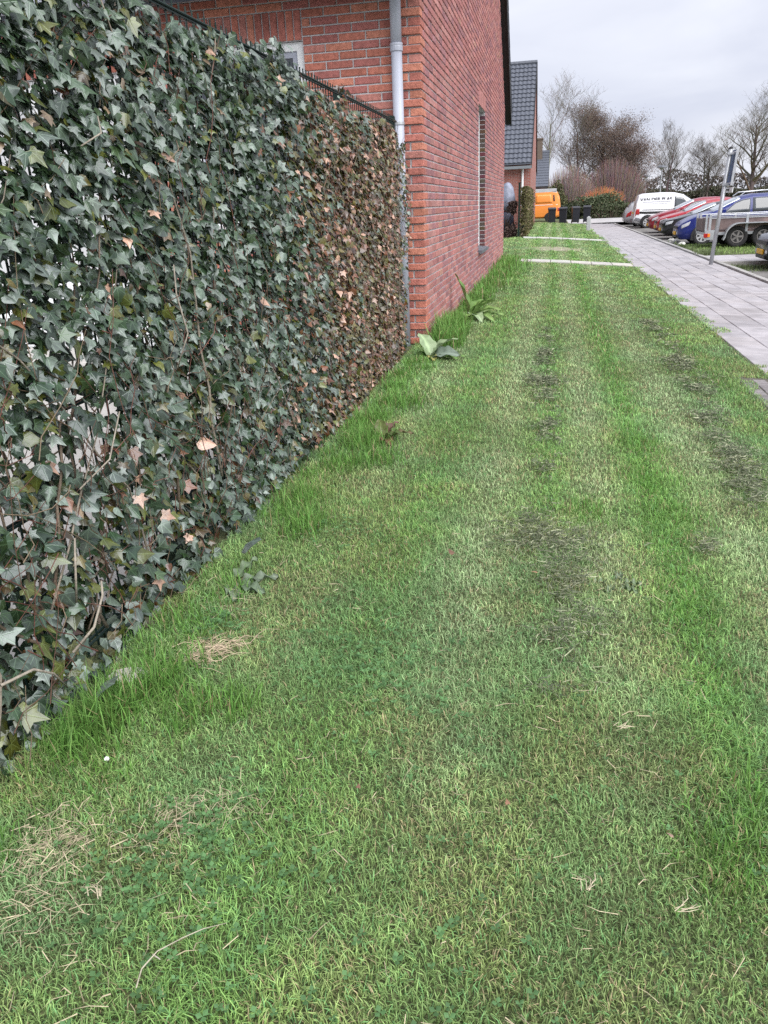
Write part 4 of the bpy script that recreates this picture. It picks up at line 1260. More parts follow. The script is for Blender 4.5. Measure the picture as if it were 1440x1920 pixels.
class Car:
    """body lofted through cross-sections; front at x=0, rear at x=L, lateral y, up z"""
    def __init__(s, name, label, cat, loc, rotz, L, W, top, belt, bottom, width, body_mat, tumble=.30, group=None):
        s.t = thing(name, label, cat, loc, rotz, group)
        s.L, s.W = L, W
        s.top, s.belt, s.bot, s.wid, s.tumble = top, belt, bottom, width, tumble
        us = sorted(set([round(v, 4) for v in np.linspace(0, L, 44)] + [round(u, 4) for u, _ in top]))
        rows_ = []
        for u in us:
            h = s.section(u)
            rows_.append([(u, -y, z) for y, z in h] + [(u, y, z) for y, z in reversed(h[:-1])][:-1])
        b = MB(); n_ = len(rows_[0])
        for r_ in rows_: b.V.extend(r_); b.C.extend([(1, 1, 1)] * n_)
        for i in range(len(rows_) - 1):
            for k in range(n_):
                k2 = (k + 1) % n_
                b.F.append((i * n_ + k, i * n_ + k2, (i + 1) * n_ + k2, (i + 1) * n_ + k))
        b.F.append(tuple(range(n_))); b.F.append(tuple(range((len(rows_) - 1) * n_, len(rows_) * n_)))
        s.body = b.obj('body', body_mat, s.t, smooth=True)
        md = s.body.modifiers.new('edges', 'EDGE_SPLIT'); md.split_angle = math.radians(38)

    def f(s, tab, u):
        xs = [a for a, _ in tab]; ys = [b for _, b in tab]
        return float(np.interp(u, xs, ys))

    def section(s, u):
        zt, zb = s.f(s.top, u), s.f(s.bot, u)
        zs = min(s.f(s.belt, u), zt - .03)
        w = s.f(s.wid, u) * s.W / 2
        g = zt - zs
        wr = w * .975 - s.tumble * g
        k = min(1, g / .3)
        return [(0, zb), (w * .84, zb), (w * .97, zb + .10), (w, zb + .5 * (zs - zb)), (w * .975, zs),
                (w * .975 - (w * .975 - wr) * .5 + .015 * k, zs + .52 * g), (wr, zt - .07 * k - .012), (wr * .72, zt - .014), (0, zt)]

    def glassy(s, u, v):
        """half section greenhouse: v 0..1 from belt to roof edge"""
        h = s.section(u)
        a, b, c = h[4], h[5], h[6]
        if v < .52: q = v / .52; return (a[0] + (b[0] - a[0]) * q, a[1] + (b[1] - a[1]) * q)
        q = (v - .52) / .48
        return (b[0] + (c[0] - b[0]) * q, b[1] + (c[1] - b[1]) * q)

    def side_low(s, u, v):
        h = s.section(u)
        ch = h[2:5]
        q = v * 2; i = min(int(q), 1); q -= i
        return (ch[i][0] + (ch[i + 1][0] - ch[i][0]) * q, ch[i][1] + (ch[i + 1][1] - ch[i][1]) * q)

    def patch(s, name, m, corners, side, fn, off=.008, parent=None, nu=8, nv=5):
        """corners (u,v) in order front-bottom, rear-bottom, rear-top, front-top"""
        b = MB(); (a0, b0), (a1, b1), (a2, b2), (a3, b3) = corners
        for i in range(nu + 1):
            p = i / nu
            for j in range(nv + 1):
                q = j / nv
                u = (a0 * (1 - p) + a1 * p) * (1 - q) + (a3 * (1 - p) + a2 * p) * q
                v = (b0 * (1 - p) + b1 * p) * (1 - q) + (b3 * (1 - p) + b2 * p) * q
                y, z = fn(u, v)
                b.V.append((u, side * (y + off), z)); b.C.append((1, 1, 1))
        n0 = len(b.V)
        for (x, y, z) in list(b.V): b.V.append((x, y - side * (off + .012), z)); b.C.append((1, 1, 1))
        for i in range(nu):
            for j in range(nv):
                k = i * (nv + 1) + j
                b.F.append((k, k + 1, k + nv + 2, k + nv + 1))
        ring = [i * (nv + 1) for i in range(nu + 1)] + [nu * (nv + 1) + j for j in range(1, nv + 1)] + [i * (nv + 1) + nv for i in range(nu - 1, -1, -1)] + [j for j in range(nv - 1, 0, -1)]
        for i in range(len(ring)):
            a, c = ring[i], ring[(i + 1) % len(ring)]
            b.F.append((a, c, c + n0, a + n0))
        return b.obj(name, m, parent or s.t, smooth=True)

    def top_patch(s, name, m, u0, u1, w0, w1, off=.008, parent=None, nu=8, nv=8):
        b = MB()
        for i in range(nu + 1):
            p = i / nu; u = u0 + (u1 - u0) * p; h = s.section(u)
            ww = w0 + (w1 - w0) * p
            for j in range(nv + 1):
                q = (j / nv * 2 - 1) * ww
                yy_ = [h[8], h[7], h[6]]
                ymax = h[6][0]
                y = abs(q) * ymax
                z = float(np.interp(y, [h[8][0], h[7][0], h[6][0]], [h[8][1], h[7][1], h[6][1]]))
                b.V.append((u, math.copysign(y, q), z + off)); b.C.append((1, 1, 1))
        for i in range(nu):
            for j in range(nv):
                k = i * (nv + 1) + j
                b.F.append((k, k + 1, k + nv + 2, k + nv + 1))
        o = b.obj(name, m, parent or s.t, smooth=True)
        md = o.modifiers.new('thickness', 'SOLIDIFY'); md.thickness = .006
        return o

    def box(s, name, m, x0, x1, y0, y1, z0, z1, parent=None):
        b = MB(); b.box(x0, x1, y0, y1, z0, z1)
        o = b.obj(name, m, parent or s.t)
        md = o.modifiers.new('round', 'BEVEL'); md.width = min(.02, .3 * min(x1 - x0, y1 - y0, z1 - z0)); md.segments = 2
        return o

    def wheels(s, uf, ur, r, rim=M_rim, spokes=7, w=.17):
        for u in (uf, ur):
            for side in (-1, 1):
                yb = s.f(s.wid, u) * s.W / 2
                a = MB(); y0 = side * (yb - .2); y1 = side * (yb + .004)
                nn_ = 18
                pts = [(u + (r + .055) * math.cos(math.pi * k / nn_), r + (r + .055) * math.sin(math.pi * k / nn_)) for k in range(nn_ + 1)]
                pts += [(u - r - .055, s.f(s.bot, u) - .01), (u + r + .055, s.f(s.bot, u) - .01)]
                a.prism(pts, 'y', y0, y1); a.obj('wheel_arch', M_black, s.t)
                wheel(s.t, u, side * (yb + .022), r, w, side, rim, spokes)


def common(c, uf, ur, r, ws, rw, sidewins, spokes=7, rim=M_rim, plate=True, head=True, low_z=.32):
    c.wheels(uf, ur, r, rim, spokes)
    if ws: c.top_patch('windscreen', M_screen, ws[0], ws[1], .95, .93)
    if rw: c.top_patch('rear_window', M_autoglass, rw[0], rw[1], .88, .90)
    for side in (-1, 1):
        for cor in sidewins:
            c.patch('side_window', M_autoglass, cor, side, c.glassy)
    if plate:
        c.box('number_plate', M_plate, -.035, -.004, -.24, .24, low_z, low_z + .10)


def hatch(name, label, loc, rotz, pnt, L=3.85, W=1.62, H=1.36, mpv=False, rails=False):
    k = H / 1.36
    top = [(0, .52), (.03, .62), (.12, .70), (.45, .80 * k), (.80, .885 * k), (.95, .92 * k), (1.40, 1.14 * k), (1.80, 1.30 * k), (2.15, 1.355 * k), (2.7, 1.36 * k), (3.2, 1.315 * k), (3.5, 1.23 * k), (3.70, .96 * k), (3.80, .80), (L, .55)]
    belt = [(0, .50), (.12, .64), (.5, .74 * k), (1.0, .80 * k), (2.5, .84 * k), (3.4, .88 * k), (L, .6)]
    bot = [(0, .30), (.1, .20), (.5, .17), (3.3, .17), (3.7, .24), (L, .34)]
    wid = [(0, .62), (.05, .76), (.18, .88), (.5, .97), (1.2, 1.0), (3.0, 1.0), (3.5, .95), (3.75, .88), (L, .76)]
    c = Car(name, label, 'car', loc, rotz, L, W, top, belt, bot, wid, pnt)
    wins = [[(1.22, .08), (2.05, .08), (2.05, .92), (1.62, .92)], [(2.12, .08), (2.85, .08), (2.85, .92), (2.12, .92)], [(2.95, .12), (3.30, .25), (3.22, .85), (2.95, .9)]]
    common(c, .72, 3.05, .285, (.98, 1.76), (3.36, 3.66), wins)
    for side in (-1, 1):
        c.patch('headlight', M_lamp, [(.09, .74), (.30, .80), (.34, .99), (.09, .97)], side, c.side_low, .010)
        c.patch('tail_light', M_red, [(3.50, .62), (3.76, .62), (3.70, 1.0), (3.46, 1.0)], side, c.side_low, .010)
        c.patch('door_seam', M_black, [(2.07, .12), (2.085, .12), (2.085, 1.0), (2.07, 1.0)], side, c.side_low, .002, nu=1)
        c.patch('door_handle', pnt, [(1.86, .82), (2.02, .82), (2.02, .88), (1.86, .88)], side, c.side_low, .02, nu=2, nv=1)
        c.box('mirror', pnt, 1.20, 1.32, min(side * .80, side * .98), max(side * .80, side * .98), .86 * k, .98 * k)
        c.box('fog_light', M_lamp, -.012, .05, min(side * .36, side * .48), max(side * .36, side * .48), .34, .41)
    c.box('grille', M_black, -.012, .03, -.40, .40, .50, .585)
    c.box('bumper_intake', M_black, -.018, .03, -.36, .36, .24, .315)
    if rails:
        for side in (-1, 1):
            b = MB(); y = side * .52
            b.tube([(1.75, y, 1.30 * k), (1.9, y, 1.40 * k), (2.6, y, 1.435 * k), (3.2, y, 1.40 * k), (3.35, y, 1.30 * k)], .018, 6); b.obj('roof_rail', M_galv, c.t)
    return c


PK = -.374
blue_paint = paint('blue_paint', (.010, .020, .15))
c = hatch('parked_car', 'dark blue estate car with roof rails parked behind the twin axle trailer', (3.88, 28.2, PK), 0, blue_paint, H=1.47, rails=True)
c = hatch('parked_car', 'black hatchback nosed up to the path between blue and red cars', (3.86, 31.9, PK), 0, paint('black_paint', (.012, .013, .016)), H=1.28)
c = hatch('parked_car', 'red hatchback parked next to the black car', (4.02, 34.9, PK), 0, paint('red_paint', (.34, .018, .030)), H=1.34)
c = hatch('parked_car', 'darker red car parked nearest the white van', (4.04, 37.9, PK), 0, paint('dark_red_paint', (.24, .014, .028)), H=1.40)
c = hatch('parked_car', 'silver grey car showing its tail just beyond the white van', (3.72 + 3.85, 47.4, PK), math.pi, paint('silver_paint', (.33, .34, .37)), H=1.38)
c = hatch('parked_car', 'very dark blue car nose with yellow plate at the right picture edge', (4.16, 17.85, PK), 0, paint('midnight_paint', (.008, .012, .035)), H=1.30)

# white delivery van, tail towards the path
L, W = 3.95, 1.68
top = [(0, .55), (.05, .66), (.15, .76), (.55, .90), (.80, .98), (1.25, 1.32), (1.60, 1.56), (2.0, 1.66), (2.6, 1.69), (3.55, 1.665), (3.74, 1.60), (3.84, 1.30), (3.92, .70), (L, .45)]
belt = [(0, .53), (.15, .70), (.6, .84), (1.2, .92), (3.6, .95), (3.84, .95), (L, .5)]
bot = [(0, .30), (.1, .21), (.5, .18), (3.4, .19), (3.75, .27), (L, .32)]
wid = [(0, .66), (.06, .80), (.2, .9), (.6, .98), (1.2, 1), (3.6, 1), (3.84, .97), (L, .93)]
van_paint = paint('white_van_paint', (.72, .73, .77))
c = Car('delivery_van', 'white delivery van with black lettering on its side parked by the path', 'van', (3.96 + L, 44.6, PK), math.pi, L, W, top, belt, bot, wid, van_paint, tumble=.13)
common(c, .72, 3.28, .30, (.84, 1.52), None, [[(1.12, .06), (2.02, .06), (2.02, .80), (1.62, .80)]], plate=False)
for side in (-1, 1):
    c.patch('tail_light', M_red, [(3.69, .60), (3.90, .60), (3.87, 1.0), (3.69, 1.0)], side, c.side_low, .016)
    c.patch('side_moulding', M_black, [(1.05, .68), (3.68, .68), (3.68, .82), (1.05, .82)], side, c.side_low, .014)
    c.patch('bumper_corner', mat('grey_bumper', (.18, .18, .20), .6, .1, 10), [(3.60, .0), (3.93, .0), (3.93, .36), (3.60, .30)], side, c.side_low, .014)
    c.patch('slide_rail', M_black, [(2.1, .90), (3.55, .90), (3.55, .935), (2.1, .935)], side, c.side_low, .006, nu=2, nv=1)
    c.patch('headlight', M_lamp, [(.10, .70), (.55, .80), (.5, 1.0), (.08, 1.0)], side, c.side_low, .010)
    c.patch('door_seam', M_black, [(2.07, .12), (2.083, .12), (2.083, 1.0), (2.07, 1.0)], side, c.side_low, .002, nu=1)
    c.box('mirror', M_black, 1.08, 1.20, min(side * .84, side * 1.02), max(side * .84, side * 1.02), .96, 1.14)
c.box('rear_bumper', mat('grey_bumper'), L - .03, L + .05, -.74, .74, .30, .48)
c.box('number_plate', M_plate, L - .02, L + .012, -.22, .22, .72, .80)


def lettering(txt, size, m, parent, loc, rot, bold=.0):
    cu = bpy.data.curves.new('lettering', 'FONT'); cu.body = txt; cu.size = size; cu.align_x = 'CENTER'; cu.align_y = 'CENTER'; cu.extrude = .002; cu.offset = bold
    tmp = bpy.data.objects.new('lettering_tmp', cu); COL.objects.link(tmp)
    dg = bpy.context.evaluated_depsgraph_get()
    me = bpy.data.meshes.new_from_object(tmp.evaluated_get(dg))
    bpy.data.objects.remove(tmp); me.materials.clear(); me.materials.append(m)
    return link('lettering', me, parent, loc, rot)


yl = -c.glassy(2.9, .55)[0] if False else c.glassy(2.9, .60)[0] + .012
tilt = math.atan2(c.glassy(2.9, .3)[0] - c.glassy(2.9, .8)[0], c.glassy(2.9, .8)[1] - c.glassy(2.9, .3)[1])
M_ink = mat('lettering_ink', (.02, .02, .03), .5, .05, 10)
for side in (1,):
    zc = c.glassy(2.9, .58)[1]
    lettering('VAN DER PLAS', .23, M_ink, c.t, (2.92, yl, zc), (math.pi / 2 + tilt, 0, math.pi), .004)
    for (dz, x0, x1, h) in ((-.115, 2.22, 3.55, .018), (-.20, 2.35, 3.2, .008)):
        b = MB(); yv = c.glassy(2.9, .58)[0]
        yy0 = c.glassy(2.9, max(.05, (zc + dz - c.section(2.9)[4][1]) / (c.section(2.9)[6][1] - c.section(2.9)[4][1])))[0] + .006
        b.box(x0, x1, yy0, yy0 + .004, zc + dz, zc + dz + h); b.obj('small_print', mat('print_grey', (.25, .26, .32), .5, .1, 60), c.t)

# orange camper van half hidden behind the second house
L, W = 4.3, 1.7
top = [(0, .75), (.05, 1.0), (.35, 1.55), (.7, 1.80), (1.2, 1.88), (3.7, 1.90), (4.05, 1.84), (4.20, 1.55), (4.27, 1.0), (L, .55)]
belt = [(0, .72), (.1, .98), (.4, 1.08), (4.2, 1.08), (L, .7)]
bot = [(0, .36), (.3, .28), (3.9, .28), (L, .38)]
wid = [(0, .85), (.2, .95), (.6, 1), (3.9, 1), (4.15, .96), (L, .88)]
og = paint('orange_paint', (.74, .25, .045), .45)
c = Car('camper_van', 'orange camper van with grey roof and white stripe behind the bins', 'van', (.40 - L, 54.6, -.15), 0, L, W, top, belt, bot, wid, og, tumble=.10)
c.wheels(.9, 3.62, .29, M_black, 5)
c.top_patch('roof', mat('grey_roof_paint', (.38, .39, .40), .5, .1, 4), .75, 4.02, 1.0, 1.0, .012)
c.box('pop_top', mat('pop_top_grey', (.42, .43, .45), .55, .1, 5), 1.0, 4.0, -.70, .70, 1.84, 2.02)
c.top_patch('windscreen', M_autoglass, .08, .6, .9, .9)
for side in (-1, 1):
    for (u0, u1) in ((.75, 1.5), (1.6, 2.6)):
        c.patch('side_window', M_autoglass, [(u0, .15), (u1, .15), (u1, .8), (u0 + .06, .8)], side, c.glassy)
    c.patch('side_panel', og, [(2.72, .12), (3.75, .12), (3.68, .80), (2.72, .80)], side, c.glassy, .012)
    c.patch('stripe', M_white, [(.4, .97), (4.1, .97), (4.1, 1.0), (.4, 1.0)], side, c.side_low, .008, nv=1)
    c.patch('air_vent', M_black, [(3.82, .25), (3.92, .25), (3.88, .75), (3.80, .75)], side, c.glassy, .01, nu=1)
    c.patch('tail_light', M_red, [(4.1, .45), (4.26, .45), (4.24, .75), (4.1, .75)], side, c.side_low, .012)
b = MB(); b.tube([(1.6, -.5, 2.02), (1.6, -.5, 2.10), (3.4, -.5, 2.10), (3.4, -.5, 2.02)], .02, 6); b.tube([(1.6, .5, 2.02), (1.6, .5, 2.10), (3.4, .5, 2.10), (3.4, .5, 2.02)], .02, 6)
b.tube([(2.4, -.5, 2.10), (2.4, .5, 2.10)], .02, 6); b.obj('roof_rack', M_black, c.t)

# twin-axle trailer on the grass
M_plank = mat('trailer_planking', (.135, .10, .098), .8, .25, 6, .3, 40, col2=(.18, .13, .125))
tr = thing('trailer', 'galvanised twin axle trailer with weathered wooden sides on the grass island', 'trailer', (3.98, 23.2, -.232))
TLn, TWd = 3.0, 1.45
b = MB(); b.box(0.02, TLn, .12, TWd + .12, .40, .46); b.obj('deck', M_plank, tr)
b = MB(); b.box(0.0, TLn, .10, .15, .33, .40); b.box(0, TLn, TWd + .09, TWd + .14, .33, .40); b.box(0, .06, .15, TWd + .09, .33, .40); b.obj('chassis', M_galv, tr)
for side, y in ((0, .085), (1, TWd + .125)):
    for k in range(2):
        b = MB(); b.box(.10, TLn, y, y + .025, .47 + k * .135, .60 + k * .135); b.obj('side_plank', M_plank, tr)
    for x in (.06, .98, 1.9, 2.86):
        b = MB(); b.box(x, x + .06, y - .03, y - .002, .40, .83 if x > .1 else .86); b.obj('upright', M_galv, tr)
    b = MB(); b.tube([(.06, y - .015, .83), (TLn, y - .015, .83)], .014, 6); b.obj('top_rail', M_galv, tr)
    b = MB(); b.box(.06, TLn, y - .02, y + .03, .742, .765); b.obj('board_cap', M_galv, tr)
    yf0, yf1 = (y - .21, y - .002) if side == 0 else (y + .03, y + .24)
    pr_ = []
    for a in np.linspace(math.pi * 1.0, math.pi * .5, 8): pr_.append((.80 + .34 * math.cos(a), .29 + .34 * math.sin(a)))
    for a in np.linspace(math.pi * .5, 0, 8): pr_.append((1.45 + .34 * math.cos(a), .29 + .34 * math.sin(a)))
    pr_ = [(.42, .22)] + pr_ + [(1.83, .22)]
    inner = [(x + (.02 if x < 1.12 else -.02), z - .022) for x, z in pr_]
    b = MB()
    for i in range(len(pr_) - 1):
        b.prism([pr_[i], pr_[i + 1], inner[i + 1], inner[i]], 'y', yf0, yf1)
    b.obj('mudguard', M_galv, tr)
    for xw in (.80, 1.45):
        wheel(tr, xw, y - .015 if side == 0 else y + .06, .275, .155, -1 if side == 0 else 1, mat('steel_rim', (.20, .19, .19), .55, .2, 15, metal=.3), 5, .60)
b = MB(); b.box(-.01, .02, .14, TWd + .10, .44, .74); b.obj('tailgate', M_plank, tr)
for y in (.09, TWd + .10):
    b = MB(); b.box(-.02, .03, y, y + .05, .40, .86); b.obj('corner_post', M_galv, tr)
b = MB(); b.box(-.02, .22, .045, .085, .22, .46); b.obj('light_bracket', M_galv, tr)
b = MB(); b.box(-.045, .05, .02, .12, .28, .38); lo = b.obj('tail_light', M_red, tr)
b = MB(); b.box(.051, .11, .022, .08, .29, .375); b.obj('side_reflector', M_amber, tr)
b = MB(); b.tube([(TLn, .25, .36), (TLn + 1.0, TWd / 2 + .1, .36)], .03, 6); b.tube([(TLn, TWd, .36), (TLn + 1.0, TWd / 2 + .1, .36)], .03, 6); b.obj('drawbar', M_galv, tr)
b = MB(); b.tube([(TLn + .9, TWd / 2 + .1, .0), (TLn + .9, TWd / 2 + .1, .5)], .025, 8); b.obj('jockey_wheel', M_galv, tr)

# ------------------------------------------------------------------ street furniture
# leaning sign post
sg = thing('sign_post', 'leaning galvanised post with blue sign seen edge on beside the path', 'sign', (3.22, 17.9, -.26))
lean = Vector((.155, 0.0, 2.16))
b = MB(); b.tube([(0, 0, -.1), tuple(lean * 1.02)], .040, 12); b.obj('post', M_galv, sg, smooth=True)
b = MB(); b.lathe([(.044, 0), (.044, .02), (.02, .04)], 12, 'z', tuple(lean * 1.02)); b.obj('cap', M_black, sg)
ex = Matrix.Rotation(math.radians(-4), 4, 'Y')
pl = MB()
pl.box(-.02, .0, -.30, .30, -.32, .32)
po = pl.obj('sign_plate', mat('sign_blue', (.045, .10, .22), .45, .15, 6), sg, tuple(lean * .86 + Vector((.10, .10, 0))), (0, math.radians(4.1), math.radians(-1)))
b = MB(); b.box(.001, .012, -.31, .31, -.33, .33); b.obj('sign_back', M_galv, po)
b = MB(); b.box(-.03, .014, -.335, -.311, -.33, .33); b.obj('edge_strip', M_galv, po)
b = MB(); b.box(-.024, -.021, -.28, .28, .275, .295); b.box(-.024, -.021, -.28, .28, -.295, -.275); b.obj('sign_border', M_white, po)
for k in (.72, .98):
    b = MB(); b.box(-.055, .09, -.06, .06, -.02, .02); b.obj('clamp', M_galv, sg, tuple(lean * k))
b = MB(); b.box(-.012, .0, -.20, .20, -.05, .05); so = b.obj('lower_plate', M_white, sg, tuple(lean * .67 + Vector((.11, .03, 0))), (0, math.radians(4.1), math.radians(10)))
b = MB(); b.box(-.1, -.012, -.02, .02, -.015, .015); b.obj('bracket', M_black, so)

bo = thing('bollard', 'short grey concrete bollard at the end of the lawn', 'bollard', (1.52, 38.0, -.17))
b = MB(); b.box(-.09, .09, -.09, .09, -.1, .56); o = b.obj('shaft', M_conc, bo); md = o.modifiers.new('round', 'BEVEL'); md.width = .02; md.segments = 2
b = MB(); b.add([(-.09, -.09, .56), (.09, -.09, .56), (.09, .09, .56), (-.09, .09, .56), (0, 0, .61)], [(0, 1, 4), (1, 2, 4), (2, 3, 4), (3, 0, 4), (3, 2, 1, 0)]); b.obj('cap', M_conc, bo)

# wheelie bins
M_bin = mat('bin_plastic', (.012, .014, .022), .5, .15, 10)


def bin_parts(t):
    b = MB()
    w0, w1, d0, d1, h = .185, .21, .24, .30, .82
    b.add([(-w0, -d0, .06), (w0, -d0, .06), (w0, d0, .06), (-w0, d0, .06), (-w1, -d1, h), (w1, -d1, h), (w1, d1, h), (-w1, d1, h)],
          [(3, 2, 1, 0), (4, 5, 6, 7), (0, 1, 5, 4), (1, 2, 6, 5), (2, 3, 7, 6), (3, 0, 4, 7)]); b.box(-.225, .225, -.32, .32, h - .06, h - .02)
    o1 = b.obj('body', M_bin, t)
    l_ = MB(); l_.add([(-.235, -.34, h), (.235, -.34, h), (.235, .33, h), (-.235, .33, h), (-.21, -.30, h + .05), (.21, -.30, h + .05), (.21, .28, h + .085), (-.21, .28, h + .085)],
                      [(3, 2, 1, 0), (4, 5, 6, 7), (0, 1, 5, 4), (1, 2, 6, 5), (2, 3, 7, 6), (3, 0, 4, 7)]); o2 = l_.obj('lid', mat('bin_lid', (.030, .033, .042), .55, .1, 8), t)
    hh = MB(); hh.tube([(-.2, .38, h - .02), (.2, .38, h - .02)], .016, 6); hh.box(-.2, -.17, .28, .38, h - .04, h); hh.box(.17, .2, .28, .38, h - .04, h); o3 = hh.obj('handle', M_bin, t)
    outs = [o1, o2, o3]
    for s_ in (-1, 1):
        w_ = MB(); w_.lathe([(.01, -.025), (.085, -.025), (.085, .025), (.01, .025)], 14, 'x', (s_ * .18, .24, .085)); outs.append(w_.obj('wheel', M_tyre, t))
    return outs


b0 = thing('wheelie_bin', 'black wheelie bin nearest the orange camper van, first of four', 'bin', (-.13, 49.1, -.11), .05, 'wheelie bins in a row')
bp = bin_parts(b0)
for (x, y, rz, lab, hs) in ((.50, 49.3, -.08, 'black wheelie bin, second from the orange camper van', 1.02), (1.22, 49.5, .10, 'black wheelie bin third in the row, beside the gap', 1.03), (1.86, 49.6, -.04, 'black wheelie bin nearest the footpath, last of four', 1.05)):
    t = b0.copy(); COL.objects.link(t); t.location = (x, y, -.13); t.rotation_euler = (0, 0, rz); t['label'] = lab; t.scale = (1, 1, hs)
    for q in bp:
        k = q.copy(); COL.objects.link(k); k.parent = t

# lamp posts far off
for (x, y, h, lab) in ((9.4, 80, 3.9, 'taller far street lamp with a flat hood above the van roof'), (9.6, 95, 3.5, 'small distant street lamp behind the delivery van')):
    t = thing('street_lamp', lab, 'street lamp', (x, y, -.4), 0, 'far street lamps')
    b = MB(); b.tube([(0, 0, 0), (0, 0, h)], [.07, .045], 8); b.obj('pole', M_galv, t)
    b = MB(); b.lathe([(.06, h - .15), (.16, h - .05), (.17, h + .02)], 12); b.obj('lantern', M_lamp, t)
    b = MB(); b.lathe([(.05, h + .02), (.48, h + .03), (.40, h + .13), (.1, h + .22)], 16); b.obj('hood', M_sill, t)

# ------------------------------------------------------------------ trees, hedges, shrubs
def make_tree(name, label, loc, h, seed, r0, col, spread=.9, trunk=.25, limbs=9, fine=5, group=None, leafy=0, leafcol=None, up=.35, multi=1):
    q = random.Random(seed)
    t = thing(name, label, 'tree', loc, 0, group)
    wood, twigs = MB(), MB()
    tips = []

    def grow(p, d, L_, r, lev, mb):
        n_ = (5, 5, 4, 3, 2)[lev]
        pts, rs_ = [p.copy()], [r]
        for i in range(n_):
            wob = (.06, .16, .22, .26, .3)[lev]
            d = (d + Vector((q.uniform(-wob, wob), q.uniform(-wob, wob), q.uniform(-wob, wob) + up * .12 * (lev > 0)))).normalized()
            p = p + d * L_ / n_
            pts.append(p.copy()); rs_.append(max(r * (1 - .75 * (i + 1) / n_), .004))
        (wood if lev <= 1 else twigs).tube(pts, rs_, (7, 5, 4, 3, 3)[lev], tuple(v * q.uniform(.8, 1.2) for v in col), False)
        if lev == 4 or (lev == 3 and fine == 0):
            tips.append(pts[-1]); return
        k = (limbs, 7, 6, fine)[lev]
        for i in range(k):
            f_ = (trunk + (1 - trunk) * (i + q.random()) / k) if lev == 0 else (.25 + .75 * (i + q.random()) / k)
            j = min(int(f_ * n_), n_ - 1); fr = f_ * n_ - j
            bp_ = pts[j].lerp(pts[j + 1], fr)
            dd = (pts[j + 1] - pts[j]).normalized()
            az = q.uniform(0, 2 * math.pi)
            side = Vector((math.cos(az), math.sin(az), q.uniform(-.1, .5)))
            nd = (dd * (.55 if lev else .35) + side * spread * (1.0 if lev else .95) + Vector((0, 0, up * (1 if lev else .8)))).normalized()
            sc_ = (.56 * (1.15 - .55 * f_), .55, .55, .6)[lev]
            grow(bp_, nd, L_ * sc_ * q.uniform(.75, 1.15), max(rs_[j] * .52, .006), lev + 1, None)
    for m_ in range(multi):
        d0 = Vector((q.uniform(-.25, .25), q.uniform(-.25, .25), 1)).normalized() if multi > 1 else Vector((q.uniform(-.04, .04), 0, 1))
        grow(Vector((q.uniform(-.3, .3) * (multi > 1), q.uniform(-.3, .3) * (multi > 1), -.3)), d0, h * .86, r0, 0, None)
    wood.obj('trunk', M_bark, t, smooth=True)
    crown = twigs.obj('crown', M_bark, t)
    if leafy:
        P = np.array([tuple(v) for v in tips]); g_ = np.random.default_rng(seed)
        c0 = P[g_.integers(0, len(P), leafy)] + g_.normal(0, .28, (leafy, 3))
        a = g_.normal(0, 1, (leafy, 3)); a /= np.linalg.norm(a, axis=1, keepdims=True)
        b_ = np.cross(a, g_.normal(0, 1, (leafy, 3))); b_ /= np.linalg.norm(b_, axis=1, keepdims=True)
        s_ = g_.uniform(.03, .08, (leafy, 1))
        V = np.stack([c0, c0 + a * s_ * 1.6, c0 + a * s_ + b_ * s_ * .7], 1).reshape(-1, 3)
        C_ = np.repeat(np.array(leafcol) * g_.uniform(.5, 1.5, (leafy, 1)), 3, 0)
        tag(link('leaves', np_mesh('leaves', V, np.arange(len(V)).reshape(-1, 3), C_, None, M_foliage), crown), kind='stuff')
    return t


bark = (.095, .080, .066)
make_tree('bare_tree', 'tall leafless tree rising behind the brown thicket', (1.95, 71.5, -.3), 8.0, 4, .15, (.12, .10, .082), .95, .22, 11, 6, 'bare trees', up=.45)
make_tree('dense_tree', 'broad brown tree with dense russet twigs beyond the hedge', (4.2, 73.5, -.3), 7.9, 12, .20, (.13, .10, .088), 1.15, .10, 17, 6, None, 46000, (.150, .108, .085), up=.25)
make_tree('dense_tree', 'low spreading brown thicket tree leaning towards the cars', (5.5, 72.5, -.3), 5.6, 33, .14, (.13, .098, .088), 1.25, .08, 13, 6, None, 24000, (.145, .10, .085), up=.22)
make_tree('bare_tree', 'faint bare tree showing past the second house roof', (-.9, 86.0, -.3), 10.2, 8, .16, (.17, .15, .13), .85, .3, 10, 4, 'bare trees', up=.5)
make_tree('bare_tree', 'slim bare tree standing right of the street lamps', (13.7, 110, -.4), 8.3, 15, .17, bark, .9, .3, 10, 5, 'bare trees', up=.5)
make_tree('bare_tree', 'bare tree with pale forked stems above the red cars', (17.6, 105, -.4), 7.0, 19, .16, bark, 1.0, .22, 10, 5, 'bare trees', up=.4, multi=2)
make_tree('bare_tree', 'big rounded bare tree at the right picture edge', (20.6, 96, -.4), 9.7, 23, .30, (.11, .095, .07), 1.05, .17, 14, 6, 'bare trees', up=.38)
make_tree('bare_tree', 'second tree behind the lamp, thin and leafless', (15.8, 122, -.4), 7.4, 27, .13, bark, .85, .3, 8, 4, 'bare trees', up=.5)
make_tree('bare_tree', 'wide bare tree partly cut off by the right picture edge', (26.5, 104, -.4), 8.4, 29, .2, bark, 1.0, .2, 11, 5, 'bare trees', up=.4)


